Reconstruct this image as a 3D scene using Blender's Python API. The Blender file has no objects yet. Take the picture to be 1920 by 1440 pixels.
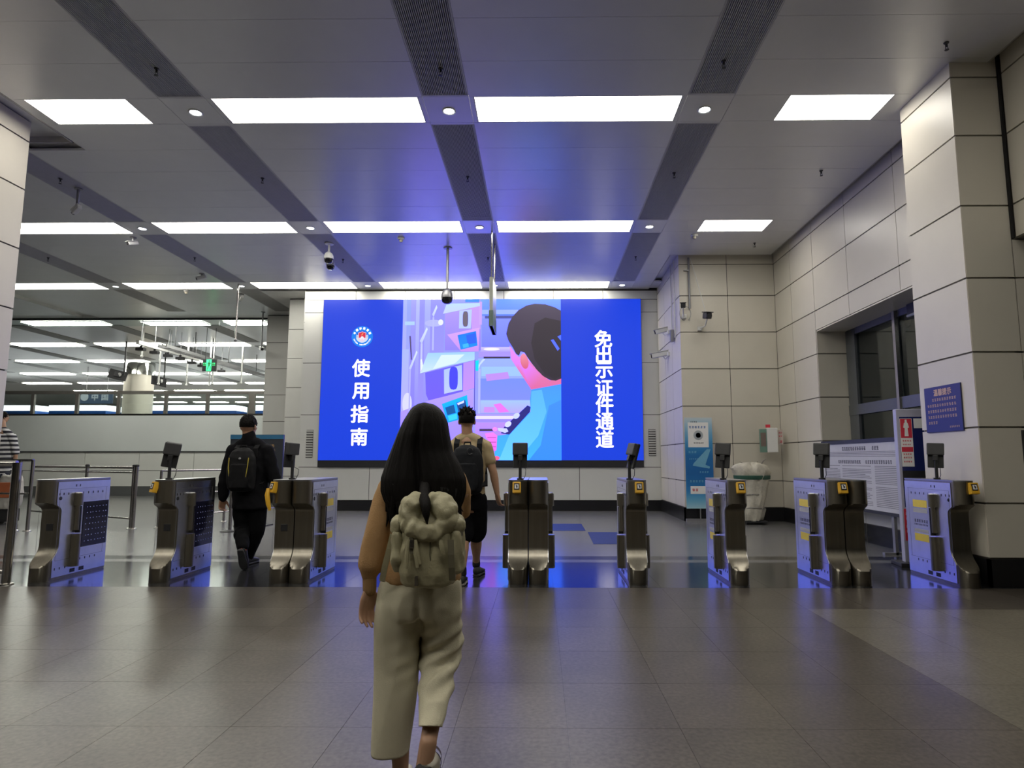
import bpy, bmesh, math, random
from mathutils import Vector, Matrix, noise
R = math.radians
rnd = random.Random(7)
scene = bpy.context.scene
COL = scene.collection

# ---------------------------------------------------------------- camera
F, CX, CY, EYE = 1200.0, 1000.0, 720.0, 1.28          # focal length and principal point in pixels of the 1920x1440 frame
VPX, VPY = 1013.0, 861.0
YAW = math.atan((VPX - CX) / F)
PITCH = math.atan((VPY - CY) / math.hypot(F, VPX - CX))
cam = bpy.data.cameras.new('camera')
cam.sensor_fit = 'HORIZONTAL'
cam.sensor_width = 36.0
cam.lens = 36.0 * F / 1920.0
cam.shift_x = -(CX - 960.0) / 1920.0
cam.shift_y = (CY - 720.0) / 1920.0
cam.clip_start = 0.05
cam.clip_end = 200
camo = bpy.data.objects.new('camera', cam)
COL.objects.link(camo)
camo.location = (0, 0, EYE)
camo.rotation_euler = (math.pi / 2 + PITCH, 0, YAW)
scene.camera = camo

# ---------------------------------------------------------------- world and exposure
world = bpy.data.worlds.new('world')
scene.world = world
world.use_nodes = True
bgn = world.node_tree.nodes['Background']
bgn.inputs[0].default_value = (1.0, 0.95, 0.88, 1)
bgn.inputs[1].default_value = 0.0
scene.view_settings.view_transform = 'Standard'
scene.view_settings.look = 'None'
scene.view_settings.gamma = 1.0
scene.view_settings.use_curve_mapping = False
scene.view_settings.exposure = 0.0
PANEL_STRENGTH = 12.8
SCREEN_STRENGTH = 1.0

_f = Vector((-math.sin(YAW) * math.cos(PITCH), math.cos(YAW) * math.cos(PITCH), math.sin(PITCH)))
_r = Vector((math.cos(YAW), math.sin(YAW), 0))
_u = _r.cross(_f)
def at(x, y, Y):
    """world point seen at pixel x, y on the plane at depth Y"""
    d = _f * F + _r * (x - CX) - _u * (y - CY)
    return Vector((0, 0, EYE)) + d * (Y / d.y)
def atz(x, y, Z):
    d = _f * F + _r * (x - CX) - _u * (y - CY)
    return Vector((0, 0, EYE)) + d * ((Z - EYE) / d.z)

def in_frame(x0, x1, y0, y1, z):
    for i in range(9):
        for j in range(4):
            v = Vector((x0 + (x1 - x0) * i / 8, y0 + (y1 - y0) * j / 3, z - EYE)); k = v.dot(_f)
            if k > .05 and 0 <= CX + F * v.dot(_r) / k <= 1920 and 0 <= CY - F * v.dot(_u) / k <= 1440: return True
    return False

# ---------------------------------------------------------------- materials
def lin(c):
    return tuple(((v / 255) / 12.92 if v / 255 <= 0.04045 else ((v / 255 + 0.055) / 1.055) ** 2.4) for v in c)
MATS = {}
def mat(name, col, rough=0.5, metal=0.0, emit=0.0, var=0.0, scale=8.0, bump=0.0, bscale=60.0, spec=0.5, stretch=None, coat=0.0, trans=0.0, objvar=0.0):
    if name in MATS: return MATS[name]
    m = bpy.data.materials.new(name); m.use_nodes = True
    nt = m.node_tree; b = nt.nodes['Principled BSDF']; L = nt.links
    c = lin(col) if max(col) > 1 else tuple(col)
    b.inputs['Base Color'].default_value = (*c, 1)
    b.inputs['Roughness'].default_value = rough
    b.inputs['Metallic'].default_value = metal
    b.inputs['Specular IOR Level'].default_value = spec
    if coat: b.inputs['Coat Weight'].default_value = coat
    if trans: b.inputs['Transmission Weight'].default_value = trans
    if emit:
        b.inputs['Emission Color'].default_value = (*c, 1)
        b.inputs['Emission Strength'].default_value = emit
    if var or bump or stretch:
        tc = nt.nodes.new('ShaderNodeTexCoord'); mp = nt.nodes.new('ShaderNodeMapping')
        L.new(tc.outputs['Object'], mp.inputs[0])
        if stretch: mp.inputs['Scale'].default_value = stretch
    if var or objvar:
        fac = None
        if var:
            n = nt.nodes.new('ShaderNodeTexNoise'); n.inputs['Scale'].default_value = scale; n.inputs['Detail'].default_value = 6
            n.inputs['Roughness'].default_value = 0.65
            L.new(mp.outputs[0], n.inputs['Vector'])
            mr = nt.nodes.new('ShaderNodeMapRange')
            mr.inputs[1].default_value = 0.28; mr.inputs[2].default_value = 0.72
            mr.inputs[3].default_value = 1 - var; mr.inputs[4].default_value = 1 + var
            L.new(n.outputs['Fac'], mr.inputs[0]); fac = mr.outputs[0]
        if objvar:
            oi = nt.nodes.new('ShaderNodeObjectInfo'); m2 = nt.nodes.new('ShaderNodeMapRange')
            m2.inputs[3].default_value = 1 - objvar; m2.inputs[4].default_value = 1 + objvar
            L.new(oi.outputs['Random'], m2.inputs[0])
            if fac:
                mu = nt.nodes.new('ShaderNodeMath'); mu.operation = 'MULTIPLY'
                L.new(fac, mu.inputs[0]); L.new(m2.outputs[0], mu.inputs[1]); fac = mu.outputs[0]
            else: fac = m2.outputs[0]
        mx = nt.nodes.new('ShaderNodeVectorMath'); mx.operation = 'SCALE'
        mx.inputs[0].default_value = c
        L.new(fac, mx.inputs['Scale']); L.new(mx.outputs[0], b.inputs['Base Color'])
    if bump:
        n2 = nt.nodes.new('ShaderNodeTexNoise'); n2.inputs['Scale'].default_value = bscale; n2.inputs['Detail'].default_value = 4
        L.new(mp.outputs[0], n2.inputs['Vector'])
        bp = nt.nodes.new('ShaderNodeBump'); bp.inputs['Strength'].default_value = bump; bp.inputs['Distance'].default_value = 0.01
        L.new(n2.outputs['Fac'], bp.inputs['Height']); L.new(bp.outputs[0], b.inputs['Normal'])
    MATS[name] = m
    return m
def glass_mat(name, tint, gloss=0.12, rough=0.02):
    if name in MATS: return MATS[name]
    m = bpy.data.materials.new(name); m.use_nodes = True; nt = m.node_tree
    for n in list(nt.nodes): nt.nodes.remove(n)
    o = nt.nodes.new('ShaderNodeOutputMaterial'); mx = nt.nodes.new('ShaderNodeMixShader')
    t = nt.nodes.new('ShaderNodeBsdfTransparent'); g = nt.nodes.new('ShaderNodeBsdfGlossy')
    t.inputs[0].default_value = (*tint, 1); g.inputs['Roughness'].default_value = rough; g.inputs[0].default_value = (.9, .95, 1, 1)
    mx.inputs[0].default_value = gloss
    nt.links.new(t.outputs[0], mx.inputs[1]); nt.links.new(g.outputs[0], mx.inputs[2]); nt.links.new(mx.outputs[0], o.inputs[0])
    MATS[name] = m
    return m
def attr_emit_mat(name, strength):
    """satin LED screen surface whose pixels glow in the colour of the picture"""
    m = bpy.data.materials.new(name); m.use_nodes = True; nt = m.node_tree; b = nt.nodes['Principled BSDF']
    a = nt.nodes.new('ShaderNodeAttribute'); a.attribute_name = 'Col'
    b.inputs['Base Color'].default_value = (.006, .006, .006, 1); b.inputs['Roughness'].default_value = .4; b.inputs['Specular IOR Level'].default_value = .3
    b.inputs['Emission Strength'].default_value = strength
    nt.links.new(a.outputs['Color'], b.inputs['Emission Color'])
    MATS[name] = m
    return m
def granite(name, c1, c2, rough, spec=.5):
    """speckled polished stone"""
    m = bpy.data.materials.new(name); m.use_nodes = True; nt = m.node_tree; b = nt.nodes['Principled BSDF']; L = nt.links
    tc = nt.nodes.new('ShaderNodeNewGeometry')
    v = nt.nodes.new('ShaderNodeTexNoise'); v.inputs['Scale'].default_value = 42; v.inputs['Detail'].default_value = 2
    n = nt.nodes.new('ShaderNodeTexNoise'); n.inputs['Scale'].default_value = 3.0; n.inputs['Detail'].default_value = 5
    L.new(tc.outputs['Position'], v.inputs['Vector']); L.new(tc.outputs['Position'], n.inputs['Vector'])
    cr = nt.nodes.new('ShaderNodeValToRGB')
    cr.color_ramp.elements[0].position = 0.25; cr.color_ramp.elements[0].color = (*c1, 1)
    cr.color_ramp.elements[1].position = 0.75; cr.color_ramp.elements[1].color = (*c2, 1)
    L.new(v.outputs['Fac'], cr.inputs[0])
    oi = nt.nodes.new('ShaderNodeObjectInfo')
    mr = nt.nodes.new('ShaderNodeMapRange'); mr.inputs[3].default_value = 0.92; mr.inputs[4].default_value = 1.08
    L.new(oi.outputs['Random'], mr.inputs[0])
    m2 = nt.nodes.new('ShaderNodeMapRange'); m2.inputs[1].default_value = .3; m2.inputs[2].default_value = .7; m2.inputs[3].default_value = 0.85; m2.inputs[4].default_value = 1.15
    L.new(n.outputs['Fac'], m2.inputs[0])
    mu = nt.nodes.new('ShaderNodeMath'); mu.operation = 'MULTIPLY'; L.new(mr.outputs[0], mu.inputs[0]); L.new(m2.outputs[0], mu.inputs[1])
    sc = nt.nodes.new('ShaderNodeVectorMath'); sc.operation = 'SCALE'
    L.new(cr.outputs[0], sc.inputs[0]); L.new(mu.outputs[0], sc.inputs['Scale']); L.new(sc.outputs[0], b.inputs['Base Color'])
    b.inputs['Roughness'].default_value = rough
    b.inputs['Specular IOR Level'].default_value = spec
    MATS[name] = m
    return m

# ---------------------------------------------------------------- mesh helpers
class MB:
    def __init__(s): s.v = []; s.f = []; s.c = []
    def add(s, vs, fs):
        o = len(s.v); s.v += [tuple(p) for p in vs]; s.f += [tuple(i + o for i in q) for q in fs]; return s
    def box(s, x0, x1, y0, y1, z0, z1):
        return s.add([(x0,y0,z0),(x1,y0,z0),(x1,y1,z0),(x0,y1,z0),(x0,y0,z1),(x1,y0,z1),(x1,y1,z1),(x0,y1,z1)],
                     [(0,3,2,1),(4,5,6,7),(0,1,5,4),(1,2,6,5),(2,3,7,6),(3,0,4,7)])
    def obox(s, c, size, rot=None):
        rot = rot or Matrix.Identity(3); c = Vector(c); hx, hy, hz = (q / 2 for q in size)
        P = [c + rot @ Vector(p) for p in ((-hx,-hy,-hz),(hx,-hy,-hz),(hx,hy,-hz),(-hx,hy,-hz),(-hx,-hy,hz),(hx,-hy,hz),(hx,hy,hz),(-hx,hy,hz))]
        return s.add(P, [(0,3,2,1),(4,5,6,7),(0,1,5,4),(1,2,6,5),(2,3,7,6),(3,0,4,7)])
    def loft(s, rings, cap=True, closed=True):
        n = len(rings[0]); vs = [p for r in rings for p in r]; fs = []
        for i in range(len(rings) - 1):
            for j in range(n if closed else n - 1):
                k = (j + 1) % n
                fs.append((i*n+j, i*n+k, (i+1)*n+k, (i+1)*n+j))
        if cap:
            fs.append(tuple(range(n - 1, -1, -1))); fs.append(tuple((len(rings)-1)*n + j for j in range(n)))
        return s.add(vs, fs)
    def cyl(s, p0, p1, r0, r1=None, n=16, cap=True):
        r1 = r0 if r1 is None else r1
        p0 = Vector(p0); p1 = Vector(p1); d = (p1 - p0).normalized()
        a = d.cross(Vector((0, 0, 1)) if abs(d.z) < .95 else Vector((1, 0, 0))).normalized(); b = d.cross(a)
        ring = lambda p, r: [p + (a * math.cos(t) + b * math.sin(t)) * r for t in (2 * math.pi * i / n for i in range(n))]
        return s.loft([ring(p0, r0), ring(p1, r1)], cap)
    def tube(s, pts, r, n=8):
        pts = [Vector(p) for p in pts]; rings = []; a = None
        rr = r if isinstance(r, (list, tuple)) else [r] * len(pts)
        for i, p in enumerate(pts):
            d = (pts[min(i + 1, len(pts) - 1)] - pts[max(i - 1, 0)]).normalized()
            if a is None: a = d.cross(Vector((0, 0, 1)) if abs(d.z) < .9 else Vector((1, 0, 0))).normalized()
            a = (a - d * a.dot(d)).normalized(); b = d.cross(a)
            rings.append([p + (a * math.cos(t) + b * math.sin(t)) * rr[i] for t in (2 * math.pi * j / n for j in range(n))])
        return s.loft(rings)
    def lathe(s, prof, n=24, c=(0, 0, 0), axis='z'):
        c = Vector(c); rings = []
        for r, z in prof:
            ring = []
            for j in range(n):
                t = 2 * math.pi * j / n
                p = Vector((r * math.cos(t), r * math.sin(t), z))
                if axis == 'y': p = Vector((p.x, -p.z, p.y))
                if axis == 'x': p = Vector((p.z, p.x, p.y))
                ring.append(c + p)
            rings.append(ring)
        return s.loft(rings)
    def prism(s, poly, fn, d):
        """poly of (a, b); fn(a, b, depth) gives the point"""
        n = len(poly)
        vs = [fn(a, b, 0) for a, b in poly] + [fn(a, b, d) for a, b in poly]
        fs = [tuple(range(n)), tuple(range(2 * n - 1, n - 1, -1))] + [(i, i + n, (i + 1) % n + n, (i + 1) % n) for i in range(n)]
        return s.add(vs, fs)
    def ell(s, c, r, rot=None, n=16, m=10):
        rot = rot or Matrix.Identity(3); c = Vector(c); rings = []
        for i in range(m + 1):
            t = math.pi * (i + .02 if i == 0 else i - .02 if i == m else i) / m
            rings.append([c + rot @ Vector((r[0] * math.sin(t) * math.cos(q), r[1] * math.sin(t) * math.sin(q), -r[2] * math.cos(t))) for q in (2 * math.pi * j / n for j in range(n))])
        return s.loft(rings)
    def limb(s, pts, n=14):
        """rounded tapered tube through (point, radius or (ru, rv))"""
        P = [Vector(p) for p, _ in pts]; rad = [(q, q) if not isinstance(q, tuple) else q for _, q in pts]
        rings = []; a = None
        for i, p in enumerate(P):
            d = (P[min(i + 1, len(P) - 1)] - P[max(i - 1, 0)]).normalized()
            if a is None: a = Vector((1, 0, 0)); a = (a - d * a.dot(d)).normalized() if abs(d.x) < .9 else d.cross(Vector((0, 0, 1))).normalized()
            a = (a - d * a.dot(d)).normalized(); b = d.cross(a)
            R_ = lambda q, f: [q + (a * math.cos(t) * rad[i][0] + b * math.sin(t) * rad[i][1]) * f for t in (2 * math.pi * j / n for j in range(n))]
            mr = min(rad[i])
            if i == 0:
                for k in (80, 50, 25): rings.append(R_(p - d * mr * math.sin(R(k)), math.cos(R(k))))
            rings.append(R_(p, 1))
            if i == len(P) - 1:
                for k in (25, 50, 80): rings.append(R_(p + d * mr * math.sin(R(k)), math.cos(R(k))))
        return s.loft(rings)
    def mesh(s, name='m'):
        me = bpy.data.meshes.new(name); me.from_pydata(s.v, [], s.f)
        if s.c:
            at_ = me.color_attributes.new('Col', 'FLOAT_COLOR', 'POINT')
            for i, c in enumerate(s.c): at_.data[i].color = (*c, 1)
        me.validate(); me.update()
        return me
    def build(s, name, m, parent=None, smooth=False, bevel=0.0, angle=35, fix=False):
        me = s.mesh(name)
        if bevel or fix:
            bm = bmesh.new(); bm.from_mesh(me)
            if fix: bmesh.ops.recalc_face_normals(bm, faces=bm.faces)
            if bevel: bmesh.ops.bevel(bm, geom=bm.edges[:], offset=bevel, segments=2, affect='EDGES', profile=0.6, clamp_overlap=True)
            bm.to_mesh(me); bm.free()
        if smooth:
            for p in me.polygons: p.use_smooth = True
            me.set_sharp_from_angle(angle=R(angle))
        return link(name, me, m, parent)
def link(name, me, m, parent=None):
    o = bpy.data.objects.new(name, me); COL.objects.link(o)
    if m and not me.materials: me.materials.append(MATS[m] if isinstance(m, str) else m)
    if parent: o.parent = parent
    return o
def tag(o, label=None, cat=None, group=None, kind=None):
    if label: o['label'] = label
    if cat: o['category'] = cat
    if group: o['group'] = group
    if kind: o['kind'] = kind
    return o
def thing(name, label, cat, loc=(0, 0, 0), rz=0.0, group=None):
    o = bpy.data.objects.new(name, None); COL.objects.link(o); o.location = loc; o.rotation_euler = (0, 0, rz)
    o.empty_display_size = .1
    return tag(o, label, cat, group)
def struct(name, mb, m, **k): return tag(mb.build(name, m, **k), kind='structure')
def sempty(name):
    o = bpy.data.objects.new(name, None); COL.objects.link(o); return tag(o, kind='structure')
def copy_tree(o, parent=None):
    c = o.copy(); COL.objects.link(c); c.parent = parent
    for ch in o.children: copy_tree(ch, c)
    return c
def remesh(mb, voxel, smooth=4, disp=None, weld=True):
    """one continuous skin out of overlapping closed shapes"""
    me = mb.mesh('tmp'); bm = bmesh.new(); bm.from_mesh(me); bmesh.ops.recalc_face_normals(bm, faces=bm.faces); bm.to_mesh(me); bm.free()
    o = bpy.data.objects.new('tmp', me); COL.objects.link(o)
    r = o.modifiers.new('r', 'REMESH'); r.mode = 'VOXEL'; r.voxel_size = voxel
    if smooth:
        sm = o.modifiers.new('s', 'SMOOTH'); sm.iterations = smooth; sm.factor = .5
    dg = bpy.context.evaluated_depsgraph_get()
    out = bpy.data.meshes.new_from_object(o.evaluated_get(dg))
    bpy.data.objects.remove(o)
    if disp:
        ns = [v.normal.copy() for v in out.vertices]
        for v, n in zip(out.vertices, ns): v.co = v.co + n * disp(v.co, n)
    for p in out.polygons: p.use_smooth = True
    out.update()
    return out
_tc = {}
def text_mesh(body, size, bold=0.0):
    key = (body, size, bold)
    if key in _tc: return _tc[key]
    c = bpy.data.curves.new('txt', 'FONT'); c.body = body; c.size = size; c.align_x = 'CENTER'; c.align_y = 'CENTER'; c.resolution_u = 3
    o = bpy.data.objects.new('txt', c); COL.objects.link(o)
    bpy.context.view_layer.update()
    me = bpy.data.meshes.new_from_object(o.evaluated_get(bpy.context.evaluated_depsgraph_get()))
    bpy.data.objects.remove(o)
    if me.vertices:   # centre the glyph box
        xs = [v.co.x for v in me.vertices]; ys = [v.co.y for v in me.vertices]
        off = Vector(((max(xs) + min(xs)) / 2, (max(ys) + min(ys)) / 2, 0))
        for v in me.vertices: v.co -= off
    if bold:          # heavier strokes: the same glyph laid over itself, slightly shifted
        bm = bmesh.new()
        for k, (dx, dy) in enumerate(((0, 0), (bold, 0), (-bold, 0), (0, bold), (0, -bold))):
            c2 = me.copy(); c2.transform(Matrix.Translation((dx, dy, k * .0003))); bm.from_mesh(c2); bpy.data.meshes.remove(c2)
        bm.to_mesh(me); bm.free()
    me.materials.clear(); _tc[key] = me
    return me
def text(body, size, m, parent, loc, rot, bold=0.0, name='lettering'):
    me = text_mesh(body, size, bold).copy()
    o = link(name, me, m, parent); o.location = loc; o.rotation_euler = rot
    return o
def glyph_rows(mb, rows, fn, seed=1):
    """small blurred characters: each a cluster of short strokes. rows: (u0, u1, v, size, gap)"""
    rg = random.Random(seed)
    for u0, u1, v, sz, gap in rows:
        u = u0
        while u + sz <= u1 + 1e-6:
            for k in range(3):
                vv = v - sz / 2 + sz * (k + .5) / 3
                a = u + sz * rg.uniform(0, .2); b = u + sz * rg.uniform(.75, .95); t = sz * .09
                mb.prism([(a, vv - t), (b, vv - t), (b, vv + t), (a, vv + t)], fn, .0006)
            a = u + sz * rg.uniform(.3, .6); t = sz * .08
            mb.prism([(a - t, v - sz * .45), (a + t, v - sz * .45), (a + t, v + sz * .45), (a - t, v + sz * .45)], fn, .0006)
            u += sz + gap
    return mb
FRONT = (math.pi / 2, 0, 0)        # text facing the camera side (-Y)
LEFTF = (math.pi / 2, 0, -math.pi / 2)   # text facing -X

# ---------------------------------------------------------------- shared materials
CEIL = 5.657
mat('ceiling_paint', (0.66, 0.66, 0.65), rough=.30, metal=.19, var=.03, scale=2, spec=1.0)
mat('ceiling_void', (0.42, 0.41, 0.39), rough=.8, var=.05)
mat('grille_slat', (0.52, 0.52, 0.51), rough=.5, var=.05)
mat('grille_back', (0.03, 0.03, 0.03), rough=.9, var=.05)
mat('far_strip', (0.26, 0.26, 0.25), rough=.6, var=.05)
mat('white_trim', (0.72, 0.72, 0.70), rough=.4, var=.03)
mat('diffuser', (1.0, 0.96, 0.86), rough=.6, emit=PANEL_STRENGTH)
mat('far_diffuser', (1.0, 1.0, 0.90), rough=.6, emit=PANEL_STRENGTH * 1.7)
mat('spot_lens', (0.93, 0.97, 1.0), rough=.5, emit=14)
mat('clad_cream', (0.60, 0.565, 0.485), rough=.38, var=.03, scale=1.5, objvar=.025)
mat('clad_grey', (0.62, 0.625, 0.59), rough=.38, var=.03, scale=1.5, objvar=.02)
mat('joint_dark', (0.05, 0.047, 0.042), rough=.8, var=.05)
mat('joint_mid', (0.20, 0.185, 0.155), rough=.7, var=.05)
mat('joint_black', (0.012, 0.012, 0.012), rough=.8, var=.05)
mat('base_black', (0.012, 0.012, 0.013), rough=.25, var=.1)
mat('steel', (0.31, 0.285, 0.235), rough=.34, metal=1, var=.10, scale=30, stretch=(1, 1, .04))
mat('steel_side', (0.80, 0.81, 0.86), rough=.29, metal=1, var=.05, scale=9)
mat('steel_lid', (0.42, 0.42, 0.43), rough=.3, metal=.9, var=.05, scale=12)
mat('rail_steel', (0.50, 0.48, 0.45), rough=.22, metal=1, var=.05, scale=12)
mat('dark_metal', (0.05, 0.05, 0.052), rough=.45, metal=.4, var=.06)
mat('grey_metal', (0.30, 0.30, 0.31), rough=.4, metal=.6, var=.05)
mat('black_plastic', (0.018, 0.018, 0.02), rough=.45, var=.1)
mat('dark_grey_plastic', (0.045, 0.045, 0.048), rough=.5, var=.08)
mat('white_plastic', (0.66, 0.66, 0.64), rough=.4, var=.03)
mat('yellow_plastic', (0.75, 0.42, 0.03), rough=.4, var=.05)
mat('yellow_sticker', (0.72, 0.56, 0.06), rough=.5, var=.06)
mat('tan_sticker', (0.40, 0.40, 0.40), rough=.5, var=.06)
mat('print_dark', (0.06, 0.06, 0.08), rough=.6, var=.05)
mat('print_white', (0.80, 0.80, 0.80), rough=.6, var=.03)
mat('print_blue', (0.03, 0.14, 0.45), rough=.6, var=.05)
mat('print_red', (0.62, 0.03, 0.06), rough=.5, var=.04)
mat('gold', (0.62, 0.42, 0.20), rough=.4, metal=.5, var=.05)
mat('navy_plate', (0.022, 0.025, 0.085), rough=.35, var=.06)
granite('floor_granite', (.045, .038, .030), (.105, .091, .074), .30, .34)
granite('floor_granite_far', (.085, .085, .085), (.16, .158, .155), .22)
granite('floor_granite_light', (.085, .075, .057), (.17, .153, .12), .30, .34)
granite('floor_granite_band', (.034, .028, .023), (.085, .073, .06), .3, .34)
granite('floor_granite_dark', (.012, .012, .013), (.030, .030, .032), .14)
glass_mat('clear_glass', (.90, .94, .93), .10)
glass_mat('dark_window_glass', (.52, .56, .57), .12)
ZJ = [0.28, 0.83, 1.61, 2.40, 3.20, 4.00, 4.80, 5.50, 5.74]     # horizontal joints of the wall cladding

# ---------------------------------------------------------------- floor
fl = struct('floor', MB().box(-40, 8, -5, 8.72, -.30, -.004).box(-40, 8, 8.72, 62, -.30, 0), 'floor_granite_far')
tile_cache = {}
def slab(name, x0, x1, y0, y1, z0, z1, m, parent, gap=.0009):
    k = (round(x1 - x0, 4), round(y1 - y0, 4), round(z1 - z0, 4), m)
    if k not in tile_cache:
        hx, hy, h = (x1 - x0) / 2 - gap, (y1 - y0) / 2 - gap, z1 - z0
        me = MB().box(-hx, hx, -hy, hy, 0, h).mesh(name); me.materials.append(MATS[m]); tile_cache[k] = me
    o = link(name, tile_cache[k], None, parent); o.location = ((x0 + x1) / 2, (y0 + y1) / 2, z0)
    return o
TX0, TW, TD = 0.128, 0.541, 0.62
ys = [5.72 - TD * k for k in range(8)]
for i in range(-11, 10):
    x0 = TX0 + TW * i
    for k in range(7):
        lightt = x0 > 2.2
        slab('tile', x0, x0 + TW, ys[k + 1], ys[k], -.004, 0, 'floor_granite_light' if lightt else 'floor_granite', fl)
    slab('tile', x0, x0 + TW, 5.72, 6.62, -.004, 0, 'floor_granite_band', fl)
for i in range(-7, 6):
    x0 = TX0 + 2 * TW * i
    for y0, y1, m in ((6.62, 7.36, 'floor_granite_dark'), (7.36, 8.20, 'floor_granite_dark'), (8.20, 8.42, 'floor_granite_far'), (8.42, 8.72, 'floor_granite_dark')):
        slab('tile', x0, x0 + 2 * TW, y0, y1, -.004, 0, m, fl)
for y0, y1, m in ((-5, ys[7], 'floor_granite'), ):
    slab('tile', -12, 6.2, y0, y1, -.004, 0, m, fl)
slab('tile', -40, TX0 - 14 * TW, ys[7], 8.72, -.004, 0, 'floor_granite_far', fl)

# blue notices stuck on the floor behind the gates
def floor_sticker(px, label, seed):
    P = [atz(x, y, .002) for x, y in px]
    o = tag(MB().add([(p.x, p.y, .001) for p in P] + [(p.x, p.y, .003) for p in P], [(0, 1, 2, 3)[::-1], (4, 5, 6, 7), (0, 1, 5, 4), (1, 2, 6, 5), (2, 3, 7, 6), (3, 0, 4, 7)]).build('floor_sticker', mat('sticker_blue', (.02, .035, .15), .55, var=.1, spec=.2), fix=True), label, 'sticker')
    x0 = min(p.x for p in P); x1 = max(p.x for p in P); y0 = min(p.y for p in P); y1 = max(p.y for p in P)
    return o, x0, x1, y0, y1
o, x0, x1, y0, y1 = floor_sticker([(990, 995), (1098, 995), (1090, 982), (990, 982)], 'plain blue floor sticker behind the paired gate cabinets', 1)
o, x0, x1, y0, y1 = floor_sticker([(1113, 1020), (1178, 1020), (1168, 998), (1102, 998)], 'blue floor sticker printed with white characters near the lone narrow gate', 2)
glyph_rows(MB(), [(x0 + .45, x1 - .1, y1 - .28, .16, .03), (x0 + .55, x1 - .1, (y0 + y1) / 2, .16, .03), (x0 + .6, x1 - .05, y0 + .25, .14, .03)], lambda a, b, d: (a, b, .0032 + d), 3).build('floor_print', 'print_white', o)

# ---------------------------------------------------------------- ceiling
PITCH_X, PITCH_Y = 3.225, 4.09
SX = [-1.435 + PITCH_X * k for k in range(-4, 2)]          # left edges of the grille strips
SW = 0.57
LY = [7.31 + PITCH_Y * k for k in range(-2, 3)]            # near edges of the light rows
LD = 0.60
ceil = struct('ceiling', MB().box(-40, 8, -5, 19.45, CEIL + .09, CEIL + .3).box(-40, 8, 19.45, 62, CEIL, CEIL + .3).box(-40, -14.30, -5, 19.45, CEIL, CEIL + .1), 'ceiling_void')
ceil.data.materials.clear(); ceil.data.materials.append(MATS['ceiling_paint'])
bays = []
for k in range(len(SX) - 1): bays.append((SX[k] + SW, SX[k + 1]))
def cpanel(x0, x1, y0, y1): slab('ceiling_panel', x0, x1, y0, y1, CEIL, CEIL + .03, 'ceiling_paint', ceil, .002)
YROWS = []
edges = [LY[0] - 3.49] + [v for y in LY for v in (y, y + LD)]
segs = []                                                     # grille segments in Y
for i in range(len(LY) - 1): segs.append((LY[i] + LD, LY[i + 1]))
segs.insert(0, (LY[0] - 3.49, LY[0]))
left_of_wall = lambda x1: x1 > 2.9
for (a, b) in segs:
    n = 5; d = (b - a) / n
    for j in range(n):
        y0, y1 = a + j * d, a + (j + 1) * d
        for (x0, x1) in bays:
            if x0 < -13 and a < 11: continue
            if x1 < -4 and x1 > -5 and y1 > 6.6 and y0 < 8.2:      # recess round the column
                cpanel(-6.48, x1, y0, y1); continue
            if -8.2 < x1 < -7.2 and y1 > 6.6 and y0 < 8.2: continue
            cpanel(x0, x1, y0, y1)
        xr = 4.97 if y1 < 13.45 else 2.80
        if a > 11 and xr == 4.97 and y1 > 13.3: y1 = 13.42
        cpanel(SX[-1] + SW, xr, y0, y1)
        if j == n - 1 and a > 11: pass
def light_panel(x0, x1, y0, y1, label, group, m='diffuser', z=CEIL):
    t = thing('ceiling_light' if in_frame(x0, x1, y0, y1, z) else 'ceiling_light_offscreen', label, 'light', ((x0 + x1) / 2, (y0 + y1) / 2, z), 0, group)
    hx, hy = (x1 - x0) / 2, (y1 - y0) / 2; e = .014
    MB().box(-hx, hx, -hy, -hy + e, 0, .03).box(-hx, hx, hy - e, hy, 0, .03).box(-hx, -hx + e, -hy + e, hy - e, 0, .03).box(hx - e, hx, -hy + e, hy - e, 0, .03).build('frame', 'white_trim', t)
    MB().box(-hx + e, hx - e, -hy + e, hy - e, .004, .02).build('diffuser', m, t)
    return t
GL = 'long flush light panels of the hall ceiling'
ll = 'long white light panel flush in the ceiling between two grille strips'
for r, y in enumerate(LY):
    for (x0, x1) in bays:
        if x0 < -13 and r != 4: continue
        near_col = (r == 2 and -5 < x1 < -4)
        if near_col:
            light_panel(-6.34, -5.07, y, y + LD, 'short white ceiling light panel beside the cladded column', None)
            cpanel(-5.07, x1, y, y + LD); cpanel(-6.48, -6.34, y, y + LD); continue
        if r == 2 and x1 < -5: continue
        cpanel(x0, x0 + .055, y, y + LD); cpanel(x1 - .05, x1, y, y + LD)
        light_panel(x0 + .055, x1 - .05, y, y + LD, ll, GL)
    cpanel(SX[-1] + SW, 3.03, y, y + LD)
    if r < 4:
        lab = ['', '', 'short white ceiling light panel in front of the wide wall pillar', 'short white ceiling light panel above the window recess'][r] or 'short white ceiling light panel'
        light_panel(3.03, 4.30, y, y + LD, lab, None if r > 1 else 'short light panels near the pillar wall')
        cpanel(4.30, 4.97, y, y + LD)
    # downlights sit in the squares between the grille segments
    for sx in SX:
        if sx < -13: continue
        if r == 2 and sx < -7: continue
        cpanel(sx, sx + SW, y, y + LD)
        t = thing('downlight' if in_frame(sx + .2, sx + .37, y + .2, y + .4, CEIL) else 'downlight_offscreen', 'small round recessed downlight between two grille segments', 'downlight', (sx + SW / 2, y + LD / 2 + .02, CEIL), 0, 'round downlights in the ceiling')
        MB().lathe([(.062, .002), (.085, 0), (.088, -.006), (.078, -.012), (.066, -.006), (.062, .004)], 24).build('trim_ring', 'white_trim', t, smooth=True)
        MB().lathe([(.001, -.005), (.064, -.005), (.064, .006), (.001, .006)], 24).build('lens', 'spot_lens', t)
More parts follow.
